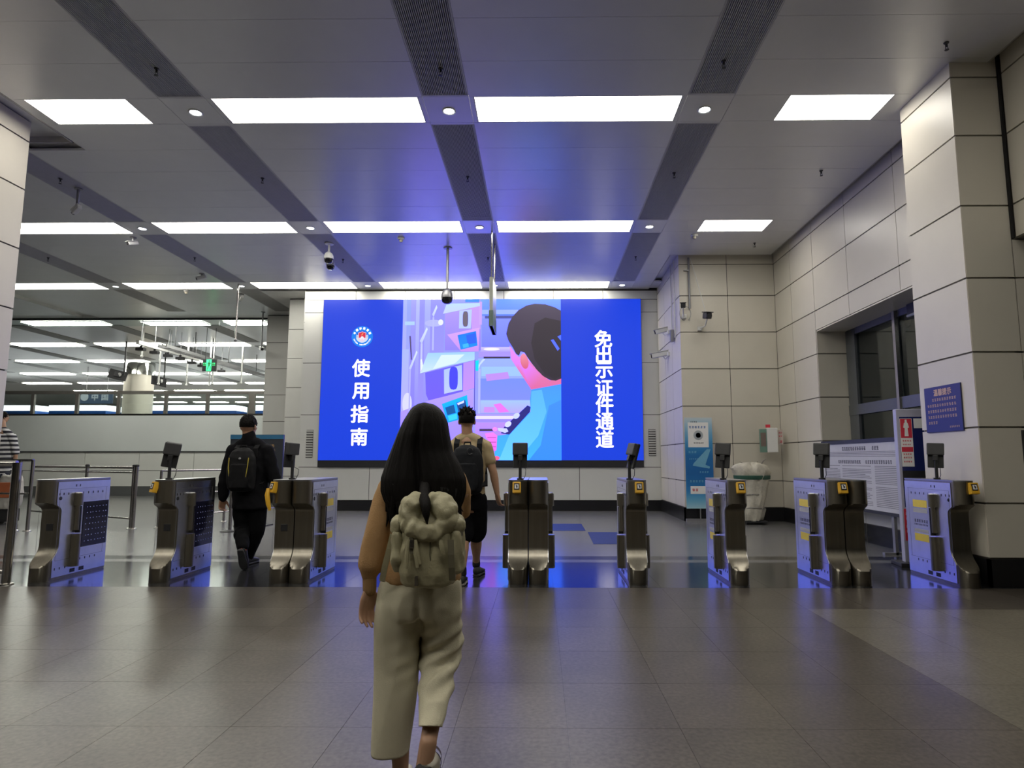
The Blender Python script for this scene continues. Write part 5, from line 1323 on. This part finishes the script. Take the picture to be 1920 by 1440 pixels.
for q in range(64):
    th = 2 * math.pi * q / 64; xl, xr, y, dy, ry = interp(930 + rg.uniform(0, 25)); a, b = at(xl, y, YW + dy), at(xr, y, YW + dy); c = (a + b) / 2
    p = Vector((c.x + (b.x - a.x) / 2 * .92 * math.cos(th), c.y + ry * .9 * math.sin(th), c.z)); L = rg.uniform(.05, .11)
    hm.tube([p + Vector((0, 0, .05)), p, p + Vector((rg.uniform(-.012, .012), 0, -L * .6)), p + Vector((rg.uniform(-.02, .02), 0, -L))], [.012, .011, .007, .001], 6)
hm.tube([A(797, 885, 2.505), A(797, 905, 2.478), A(796, 925, 2.43), A(797, 942, 2.345), A(799, 965, 2.325), A(801, 983, 2.325)], [.012, .02, .022, .020, .013, .002], 10)
hm.tube([A(792, 895, 2.49), A(794, 930, 2.41), A(798, 955, 2.33), A(800, 972, 2.325)], [.014, .013, .010, .002], 8)
o = link('hair', shifted(hm.mesh(), org), 'hair_black', woman)
for p in o.data.polygons: p.use_smooth = True

# khaki backpack on her back
YK = 2.425
khaki = mat('khaki_nylon', (.36, .33, .205), .55, var=.10, scale=14, bump=.2, bscale=120); khd = mat('khaki_dark', (.13, .118, .075), .6, var=.1, scale=14)
bp = thing('backpack', 'khaki drawstring backpack with side pockets worn by the long-haired person', 'backpack', (at(800, 1087, YK).x, YK, at(800, 1087, YK).z))
wr3 = lambda amp, fx, fz, s: folds(amp, fx, fz, s)
mb = MB(); stack(mb, [pr(757, 848, 978, YK, .075, 32, .7), pr(754, 852, 1005, YK, .088, 32, .7), pr(753, 853, 1040, YK, .09, 32, .65), pr(755, 852, 1070, YK, .085, 32, .65), pr(758, 850, 1092, YK, .07, 32, .65)])
garment('main_bag', mb, .006, khaki, bp, 3, wr3(.010, 18, 8, 3))
mb = MB(); K = .002
B = lambda x, y, Y=YK - .03: at(x, y, Y)
mb.limb([(B(772, 985), (.030, .055)), (B(770, 962), (.042, .06)), (B(776, 944), (.038, .055)), (B(781, 936), (.022, .04))], 20)
mb.limb([(B(838, 982), (.030, .055)), (B(834, 960), (.046, .06)), (B(825, 944), (.042, .055)), (B(818, 935), (.026, .04))], 20)
mb.limb([(B(762, 975, YK - .055), .030), (B(777, 991, YK - .08), .031), (B(797, 1000, YK - .085), .030), (B(820, 996, YK - .08), .030), (B(845, 978, YK - .055), .028)], 16)
mb.limb([(B(775, 975, YK - .02), (.05, .05)), (B(800, 985, YK - .02), (.05, .05)), (B(832, 973, YK - .02), (.05, .05))], 16)
garment('top_flap', mb, .0055, khaki, bp, 3, wr3(.012, 22, 18, 7))
MB().tube([B(764, 976, YK - .083), B(772, 984, YK - .10), B(779, 986, YK - .108)], .006, 8).build('strap_tab', khd).parent = None
for o_ in [x for x in bpy.data.objects if x.name.startswith('strap_tab')]: bpy.data.objects.remove(o_)
for sgn, xs_ in ((-1, (738, 763)), (1, (843, 868))):
    xa, xb = xs_; xm = (xa + xb) / 2
    mb = MB(); stack(mb, [pr(xa + 3, xb - 2, 995, YK - .005, .055, 24, .8), pr(xa, xb, 1015, YK - .005, .062, 24, .8), pr(xa - 1, xb, 1045, YK - .005, .062, 24, .8), pr(xa + 4, xb + 1, 1068, YK, .05, 24, .8)])
    pk = garment('side_pocket', mb, .006, khaki, bp, 3, wr3(.010, 22, 12, 11 + sgn))
    mb = MB().ell(at(xm, 984, YK - .01), (.030, .055, .034), None, 20, 12)
    garment('pocket_top', mb, .006, khaki, pk if False else bp, 3, wr3(.011, 26, 22, 14 + sgn))
    mb = MB().loft([ringh(at(xm, y, YK - .005), .0275, .0585, 24) for y in (1003, 1000, 997, 994)])
    link('pocket_band', shifted(mb.mesh(), bp.location), khd, bp)
def webbing(name, pts, w, m, nrm=(0, -1, 0), parent=bp, th=.004):
    P = [Vector(p) for p in pts]; N = Vector(nrm); rings = []
    for i, p in enumerate(P):
        d = (P[min(i + 1, len(P) - 1)] - P[max(i - 1, 0)]).normalized(); s_ = d.cross(N).normalized(); n_ = s_.cross(d).normalized()
        rings.append([p + s_ * w / 2 + n_ * th / 2, p - s_ * w / 2 + n_ * th / 2, p - s_ * w / 2 - n_ * th / 2, p + s_ * w / 2 - n_ * th / 2])
    return link(name, shifted(MB().loft(rings).mesh(), parent.location), m, parent)
webbing('webbing_strap', [at(737, 1002, YK + .02), at(730, 1030, YK + .02), at(722, 1060, YK + .03), at(716, 1090, YK + .05)], .022, khaki)
webbing('webbing_strap', [at(845, 1012, YK - .10), at(846, 1040, YK - .105), at(847, 1064, YK - .10), at(848, 1088, YK - .085)], .022, khd)
webbing('webbing_strap', [at(771, 1008, YK - .10), at(772, 1024, YK - .105), at(772, 1038, YK - .105)], .014, khd)
MB().obox(at(772.5, 1020, YK - .11) - bp.location, (.016, .01, .03)).build('buckle', 'rail_steel', bp, bevel=.003)
for x0, x1, y1 in ((777, 783, 1064), (779, 787, 1058), (826, 832, 1040), (766, 762, 1066)):
    o_ = MB().tube([at(x0, 1012, YK - .103) - bp.location, at((x0 + x1) / 2 - 1, (1012 + y1) / 2, YK - .108) - bp.location, at(x1, y1, YK - .104) - bp.location], [.006, .008, .006], 8).build('drawcord', khaki, bp, smooth=True)
MB().tube([at(807, 1010, YK - .09) - bp.location, at(806, 1040, YK - .094) - bp.location, at(812, 1084, YK - .074) - bp.location], .0022, 6).build('seam_piping', khd, bp, smooth=True)
MB().box(-.006, .006, -.006, .006, -.02, .014).build('zip_pull', 'rail_steel', bp).location = at(781, 1087, YK - .085) - bp.location
for sx_ in (772, 828):
    webbing('shoulder_strap', [at(sx_, 985, YK + .05), at(sx_, 940, YK + .075), at(sx_, 905, YK + .09), at(sx_, 884, YK + .16), at(sx_, 895, YK + .285), at(sx_, 960, YK + .30), at(sx_ - (6 if sx_ < 800 else -6), 1040, YK + .27)], .05, khaki, (0, -1, .2), bp, .01)

# ---- generic walking figure
def walker(label, J, s, skin, turn=0):
    """J: joints in metres; builds the bare body as one skin"""
    org = Vector((J['hipL'].x * .5 + J['hipR'].x * .5, J['hipL'].y, 0)); mb = MB(); head(mb, J['head'], s, turn)
    mb.limb([(J['head'] + Vector((0, -.015, -.07)), .055 * s), (J['neck'], .058 * s), (J['neck'] - Vector((0, 0, .06)), .08 * s)])
    ch = (J['shL'] + J['shR']) / 2; hp = (J['hipL'] + J['hipR']) / 2; w = (J['shR'].x - J['shL'].x) / 2
    R_ = lambda k, rx, ry: ringh(ch.lerp(hp, k), rx, ry)
    stack(mb, [R_(-.05, w * .75, .07 * s), R_(.08, w * .98, .10 * s), R_(.3, w * .92, .115 * s), R_(.6, w * .78, .10 * s), R_(.9, w * .86, .11 * s), R_(1.08, w * .85, .11 * s), R_(1.2, w * .6, .09 * s)])
    for q in 'LR':
        sh, el, wr = J['sh' + q], J['el' + q], J['wr' + q]
        mb.limb([(sh, .058 * s), (sh.lerp(el, .4), .050 * s), (el, .040 * s), (el.lerp(wr, .3), .041 * s), (wr, .027 * s)])
        d = (wr - el).normalized(); hand(mb, wr, J.get('hd' + q, d), J.get('th' + q, Vector((0, 1, 0))), 1.05 * s, (20, 38, 34))
        hi, kn, an = J['hip' + q], J['kn' + q], J['an' + q]
        mb.limb([(hi, .088 * s), (hi.lerp(kn, .4), .080 * s), (kn, .056 * s), (kn.lerp(an, .35) + Vector((0, -.015, 0)), .058 * s), (kn.lerp(an, .75), .040 * s), (an, .035 * s)])
        h, t = J['heel' + q], J['toe' + q]; up = J.get('up' + q, Vector((0, 0, 1))).normalized() * .042; mb.limb([(an, .035 * s), (h.lerp(t, .25) + up, .028 * s), (h.lerp(t, .75) + up * .8, .020 * s)])
    o = link('person', shifted(remesh(mb, .0075, 5), org), skin); o.location = org; tag(o, label, 'person'); face_parts(o, J['head'], s, turn)
    return o
def short_hair(root, c, s, spiky=0.0, seed=3, turn=0, m='hair_black', low=-.50):
    """cap of short hair over the skull, open at the face"""
    c = Vector(c); mb = MB(); rows = []
    nth = 40
    for i in range(15):
        ph = math.pi / 2 - (i / 14) * (math.pi / 2 + .72); row = []
        for j in range(nth):
            th = 2 * math.pi * j / nth; y = math.sin(th); lim = low if y < -.2 else (low + (y + .2) / .5 * (.22 - low) if y < .3 else .22 + .2 * y)
            p_ = max(ph, lim)
            g = 1 + .05 * noise.noise(Vector((math.cos(th) * 5, y * 5, p_ * 5 + seed))) + spiky * max(0, p_) * .35 * noise.noise(Vector((math.cos(th) * 16 * math.cos(p_), y * 16 * math.cos(p_), seed)))
            row.append(c + Vector((.083 * s * g * math.cos(p_) * math.cos(th), -.012 * s + .104 * s * g * math.cos(p_) * y, .018 * s + .106 * s * g * math.sin(p_) * (1 if p_ > 0 else .9))))
        rows.append(row)
    mb.loft(rows)
    if spiky:
        rg = random.Random(seed)
        for k in range(int(90 if spiky >= 1 else 260)):
            a = rg.uniform(0, 2 * math.pi); e = math.acos(rg.uniform(.25 if spiky >= 1 else -.1, 1)); d = Vector((math.sin(e) * math.cos(a), math.sin(e) * math.sin(a), math.cos(e))); p = c + Vector((.082 * d.x, .100 * d.y - .012, .104 * d.z + .018)) * s
            tip = p + (d * .6 + Vector((rg.uniform(-.3, .3), rg.uniform(-.3, .2), .8))).normalized() * rg.uniform(.02, .042) * s * min(1, spiky); mb.tube([p - d * .02, p.lerp(tip, .5), tip], [.011, .008, .001], 6)
    o = link('hair', shifted(mb.mesh(), root.location), m, root)
    for p in o.data.polygons: p.use_smooth = True
    return o
def jacket(root, J, s, m, ease=.02, sleeve=1.0, hem=1.15, name='jacket', collar=True, seed=1, amp=.009):
    mb = MB(); ch = (J['shL'] + J['shR']) / 2; hp = (J['hipL'] + J['hipR']) / 2; w = (J['shR'].x - J['shL'].x) / 2; e = ease
    R_ = lambda k, rx, ry: ringh(ch.lerp(hp, k), rx + e, ry + e)
    stack(mb, [R_(-.08, w * .62, .06 * s), R_(.02, w * .95, .09 * s), R_(.12, w * 1.0, .105 * s), R_(.35, w * .96, .12 * s), R_(.65, w * .86, .11 * s), R_(.95, w * .92, .118 * s), R_(hem, w * .94, .12 * s)])
    for q in 'LR':
        sh, el, wr = J['sh' + q], J['el' + q], J['wr' + q]; P = [(sh, .062 * s + e), (sh.lerp(el, .5), .052 * s + e)]
        if sleeve >= 1: P += [(el, .044 * s + e), (el.lerp(wr, .5), .040 * s + e), (wr, .030 * s + e * .8)]
        else: P += [(sh.lerp(el, sleeve), .052 * s + e)]
        mb.limb(P, 16)
    for q in 'LR': mb.limb([(J['neck'] + Vector((0, -.01, -.005)), .052 * s), (J['neck'].lerp(J['sh' + q], .5) + Vector((0, 0, .012)), .062 * s), (J['sh' + q], .06 * s)], 14)
    if collar: mb.limb([(J['neck'] + Vector((0, -.005, .04)), .070 * s), (J['neck'] - Vector((0, 0, .05)), .085 * s)], 18)
    return garment(name, mb, .011, m, root, 4, folds(amp, 9, 7, seed))
def pants(root, J, s, m, ease=.018, upto=1.0, name='trousers', seed=2, amp=.009):
    """upto: share of the leg covered"""
    mb = MB(); hp = (J['hipL'] + J['hipR']) / 2; w = (J['shR'].x - J['shL'].x) / 2; e = ease; up = Vector((0, 0, 1))
    stack(mb, [ringh(hp + up * .10, w * .84 + e * .6, .105 * s + e), ringh(hp, w * .86 + e, .118 * s + e), ringh(hp - up * .08, w * .80 + e, .115 * s + e)])
    for q in 'LR':
        hi, kn, an = J['hip' + q], J['kn' + q], J['an' + q]; P = [(hi, .092 * s + e), (hi.lerp(kn, .45), .082 * s + e), (kn, .060 * s + e)]
        if upto >= 1: P += [(kn.lerp(an, .4) + Vector((0, -.012, 0)), .060 * s + e), (kn.lerp(an, .96), .042 * s + e)]
        else: P = [(hi, .092 * s + e), (hi.lerp(kn, .5), .088 * s + e), (hi.lerp(kn, upto), .082 * s + e)]
        mb.limb(P, 18)
    return garment(name, mb, .011, m, root, 4, folds(amp, 9, 4, seed))

# ---- man in black
Y1 = 7.85
a = lambda x, y, Y=Y1: at(x, y, Y)
J = dict(head=a(466, 799) , neck=a(467, 824), shL=a(440, 846), shR=a(500, 846), elL=a(423, 895), wrL=a(418, 933, Y1 - .03), elR=a(514, 896), wrR=a(510, 900, Y1 + .27),
         hipL=a(456, 934), hipR=a(482, 934), knL=a(453, 990, Y1 + .02), anL=a(456, 1027, Y1 - .28), knR=a(483, 992, Y1 + .05), anR=a(466, 1043, Y1 + .16))
J['thL'] = Vector((.5, .8, 0)); J['hdR'] = Vector((-.2, 1, .3)); J['thR'] = Vector((0, 0, 1))
J['anR'].z = max(J['anR'].z, .085)
J['heelR'] = Vector((J['anR'].x + .0, J['anR'].y - .06, 0)); J['toeR'] = J['heelR'] + Vector((.02, .27, 0))
J['upL'] = Vector((.05, .9, .45)); J['heelL'] = J['anL'] + Vector((0, -.085, -.02)); J['toeL'] = Vector((J['anL'].x + .01, J['anL'].y + .03, .0))
man1 = walker('person in black jacket and black trousers walking between two gate cabinets', J, 1.14, 'skin_tan', -8)
short_hair(man1, J['head'], 1.14, .28, 4, low=-.34)
blk = mat('black_jacket_cloth', (.006, .006, .0075), .9, var=.2, scale=12, spec=.12); blk2 = mat('black_trouser_cloth', (.005, .005, .006), .9, var=.2, scale=12, spec=.12)
jacket(man1, J, 1.1, blk, .024, 1.0, 1.22, seed=3); pants(man1, J, 1.1, blk2, .018, seed=4)
shb = mat('shoe_black', (.012, .012, .014), .6, var=.15, scale=20); sog = mat('sole_dark', (.03, .03, .032), .7, var=.2, scale=30)
shoe(man1, J['heelR'], J['toeR'], (0, 0, 1), shb, sog, 1.08); shoe(man1, J['heelL'], J['toeL'], (.05, .9, .45), shb, sog, 1.08)
garment('sock', MB().limb([(J['anL'] + Vector((0, 0, .0)), .046), (J['anL'] - Vector((0, .015, .03)), .045)]), .006, mat('sock_orange', (.60, .13, .05), .8, var=.1), man1, 2)
def day_pack(label, J, s, m, w, h, d, zc, lines=None, seed=1, trim=None):
    ch = (J['shL'] + J['shR']) / 2; back = ch.y - .105 * s - .022
    c = Vector((ch.x, back - d / 2 - .004, zc)); t = thing('backpack', label, 'backpack', (c.x, c.y, c.z - h / 2))
    mb = MB(); rings = []
    for z, kx, ky in ((-.5, .72, .6), (-.44, .9, .85), (-.25, 1, 1), (.1, 1, 1), (.3, .92, .92), (.43, .72, .75), (.5, .4, .45)): rings.append(ringh(c + Vector((0, d / 2 * (1 - ky) * .6, z * h)), w / 2 * kx, d / 2 * ky, 28, .65))
    stack(mb, rings); garment('main_bag', mb, .008, m, t, 3, folds(.006, 12, 9, seed))
    mb = MB(); stack(mb, [ringh(c + Vector((0, -d * .42, z * h)), w / 2 * k, d * .22, 24, .6) for z, k in ((-.42, .6), (-.3, .72), (0, .72), (.12, .6))]); garment('front_pocket', mb, .008, m, t, 3, folds(.005, 14, 10, seed + 2))
    tp = c + Vector((0, d * .2, h * .5)); MB().tube([tp + Vector((-.04, 0, -.01)) - t.location, tp + Vector((-.03, 0, .035)) - t.location, tp + Vector((.03, 0, .035)) - t.location, tp + Vector((.04, 0, -.01)) - t.location], .008, 8).build('grab_handle', m, t, smooth=True)
    for q in (-1, 1):
        x = c.x + q * w * .36; P = [Vector((x, back, c.z + h * .30)), Vector((x, back, ch.z + .03)), Vector((x, ch.y - .03, ch.z + .10)), Vector((x, ch.y + .07, ch.z + .06)), Vector((x + q * .01, ch.y + .135, ch.z - .08)), Vector((x + q * .04, ch.y + .12, ch.z - .30)), Vector((x + q * .06, back + .03, c.z - h * .35))]
        webbing('shoulder_strap', P, .055 * s, m, (0, -1, .3), t, .012)
    return t, c
t, c = day_pack('black backpack with thin yellow lines worn by the person in black jacket', J, 1.0, mat('pack_black', (.008, .008, .009), .75, spec=.2, var=.2, scale=14), .32, .50, .17, a(466, 880).z, seed=5)
ylw = mat('piping_yellow', (.50, .40, .05), .5, var=.05)
for q in (-1, 1):
    MB().tube([Vector((c.x + q * .115, c.y - .085, c.z + .14)) - t.location, Vector((c.x + q * .112, c.y - .098, c.z + .02)) - t.location, Vector((c.x + q * .095, c.y - .098, c.z - .10)) - t.location], .005, 6).build('yellow_piping', ylw, t, smooth=True)
MB().ell(Vector((c.x + .02, c.y - .105, c.z + .13)) - t.location, (.016, .006, .012)).build('logo_tag', 'grey_metal', t, smooth=True)
# yellow cable hanging on the gate behind him
q = at(505, 935, 7.3)
tag(MB().tube([at(503, 916, 6.755), at(501, 928, 6.735), at(503, 945, 6.735), at(506, 957, 6.74)], [.02, .026, .024, .015], 8).build('yellow_cord', 'yellow_plastic', smooth=True), 'short yellow cord hanging beside the gate cabinet with sensor plate', 'cord')

# ---- man in shorts
Y2 = 6.95
a = lambda x, y, Y=Y2: at(x, y, Y)
J = dict(head=a(875.5, 789), neck=a(876, 817), shL=a(850, 838), shR=a(910, 838), elL=a(842, 888), wrL=a(840, 925, Y2 + .05), elR=a(925, 885), wrR=a(932, 925, Y2 + .03),
         hipL=a(868, 940), hipR=a(893, 940), knL=a(869, 1006, Y2 - .02), anL=a(867, 1072, Y2 - .20), knR=a(893, 1003, Y2 + .15), anR=a(893, 1055, Y2 + .32))
J['thR'] = Vector((-.6, .8, 0)); J['thL'] = Vector((.6, .8, 0))
J['anL'].z = max(.09, J['anL'].z)
J['heelR'] = Vector((J['anR'].x, J['anR'].y - .06, .0)); J['toeR'] = J['heelR'] + Vector((.05, .27, .0))
J['heelL'] = Vector((J['anL'].x, J['anL'].y - .06, .0)); J['toeL'] = J['heelL'] + Vector((-.01, .27, 0))
man2 = walker('person in tan T-shirt and black shorts walking past the paired gate cabinets', J, 1.08, 'skin', 6)
short_hair(man2, J['head'], 1.08, 1.0, 9)
jacket(man2, J, 1.06, mat('tan_cloth', (.45, .35, .20), .85, var=.06, scale=12), .010, .55, 1.10, 't_shirt', False, 7, .006)
pants(man2, J, 1.06, mat('black_shorts_cloth', (.006, .006, .008), .9, var=.2, scale=12, spec=.12), .022, .92, 'shorts', 8)
shk = mat('shoe_dark', (.012, .012, .013), .6, var=.15, scale=20); sow = mat('sole_grey', (.30, .28, .25), .6, var=.1)
shoe(man2, J['heelR'], J['toeR'], (0, 0, 1), shk, sog, 1.05); shoe(man2, J['heelL'], J['toeL'], (0, 0, 1), shk, sow, 1.05)
for q in 'LR': garment('sock', MB().limb([(J['an' + q] + Vector((0, 0, .03)), .043), (J['an' + q] - Vector((0, 0, .02)), .045)]), .006, shk, man2, 2)
t, c = day_pack('dark backpack with wide shoulder straps worn by the person in shorts', J, 1.0, mat('pack_charcoal', (.010, .011, .014), .75, spec=.2, var=.2, scale=14), .34, .50, .16, a(880, 880).z, seed=9)
MB().tube([Vector((c.x + .04 + .03 * math.cos(k * .8), c.y - .085, c.z + .19 + .035 * math.sin(k * .8))) - t.location for k in range(8)], .006, 6).build('cord_loop', 'black_plastic', t, smooth=True)
# ---- person in striped top at the far end of the barrier
Y3 = 13.4
a = lambda x, y, Y=Y3: at(x, y, Y)
gx = 6; J = dict(head=a(gx, 782), neck=a(gx, 803), shL=a(gx - 17, 820), shR=a(gx + 17, 820), elL=a(gx - 24, 850), wrL=a(gx - 22, 878), elR=a(gx + 24, 850), wrR=a(gx + 20, 876, Y3 + .05), hipL=a(gx - 8, 888), hipR=a(gx + 8, 888), knL=a(gx - 8, 930, Y3 + .05), anL=a(gx - 8, 967, Y3 - .1), knR=a(gx + 8, 930, Y3 + .1), anR=a(gx + 10, 967, Y3 + .15))
for q in 'LR':
    J['an' + q].z = .09; J['heel' + q] = Vector((J['an' + q].x, J['an' + q].y - .06, 0)); J['toe' + q] = J['heel' + q] + Vector((0, .26, 0))
man3 = walker('person in black and white striped top beside the dark queue barrier', J, .95, 'skin', -30)
short_hair(man3, J['head'], .95, .3, 12)
stm = bpy.data.materials.new('striped_cloth'); stm.use_nodes = True; nt = stm.node_tree; MATS['striped_cloth'] = stm
ge = nt.nodes.new('ShaderNodeTexCoord'); wv = nt.nodes.new('ShaderNodeTexWave'); wv.bands_direction = 'Z'; wv.inputs['Scale'].default_value = 3.4; wv.inputs['Distortion'].default_value = .6; cr = nt.nodes.new('ShaderNodeValToRGB'); cr.color_ramp.interpolation = 'CONSTANT'; cr.color_ramp.elements[0].color = (.02, .02, .03, 1); cr.color_ramp.elements[1].position = .5; cr.color_ramp.elements[1].color = (.6, .6, .6, 1)
nt.links.new(ge.outputs['Object'], wv.inputs['Vector']); nt.links.new(wv.outputs['Fac'], cr.inputs[0]); nt.links.new(cr.outputs[0], nt.nodes['Principled BSDF'].inputs['Base Color']); nt.nodes['Principled BSDF'].inputs['Roughness'].default_value = .85
jacket(man3, J, .95, stm, .02, .9, 1.1, 'striped_top', False, 12); pants(man3, J, .95, mat('navy_trouser', (.02, .024, .04), .8, var=.1), .02, seed=13)
for q in 'LR': shoe(man3, J['heel' + q], J['toe' + q], (0, 0, 1), shk, sog, 1.0)
p = at(20, 918, 12.9)
t = thing('tote_bag', 'white and orange bag beside the striped person', 'bag', (p.x, p.y, 0))
mb = MB(); stack(mb, [ringh(Vector((0, 0, z)), rx, .12, 24, .7) for z, rx in ((.30, .14), (.36, .2), (.6, .23), (.85, .2), (.95, .16))])
link('bag_body', remesh(mb, .012, 3, folds(.012, 8, 7, 3)), mat('bag_white', (.5, .48, .44), .7, var=.06), t)
MB().box(-.20, .18, -.135, -.11, .52, .82).build('orange_panel', mat('bag_orange', (.45, .13, .05), .6, var=.08), t, bevel=.01)
MB().box(-.15, .15, -.1, .1, .05, .30).build('trolley_frame', 'dark_metal', t, bevel=.01)
for x in (-.12, .12): MB().lathe([(.001, -.02), (.05, -.02), (.05, .02), (.001, .02)], 14, (x, 0, .05), 'x').build('wheel', 'black_plastic', t)
MB().tube([(-.12, .08, .9), (-.12, .1, 1.05), (.12, .1, 1.05), (.12, .08, .9)], .012, 8).build('handle', 'black_plastic', t)
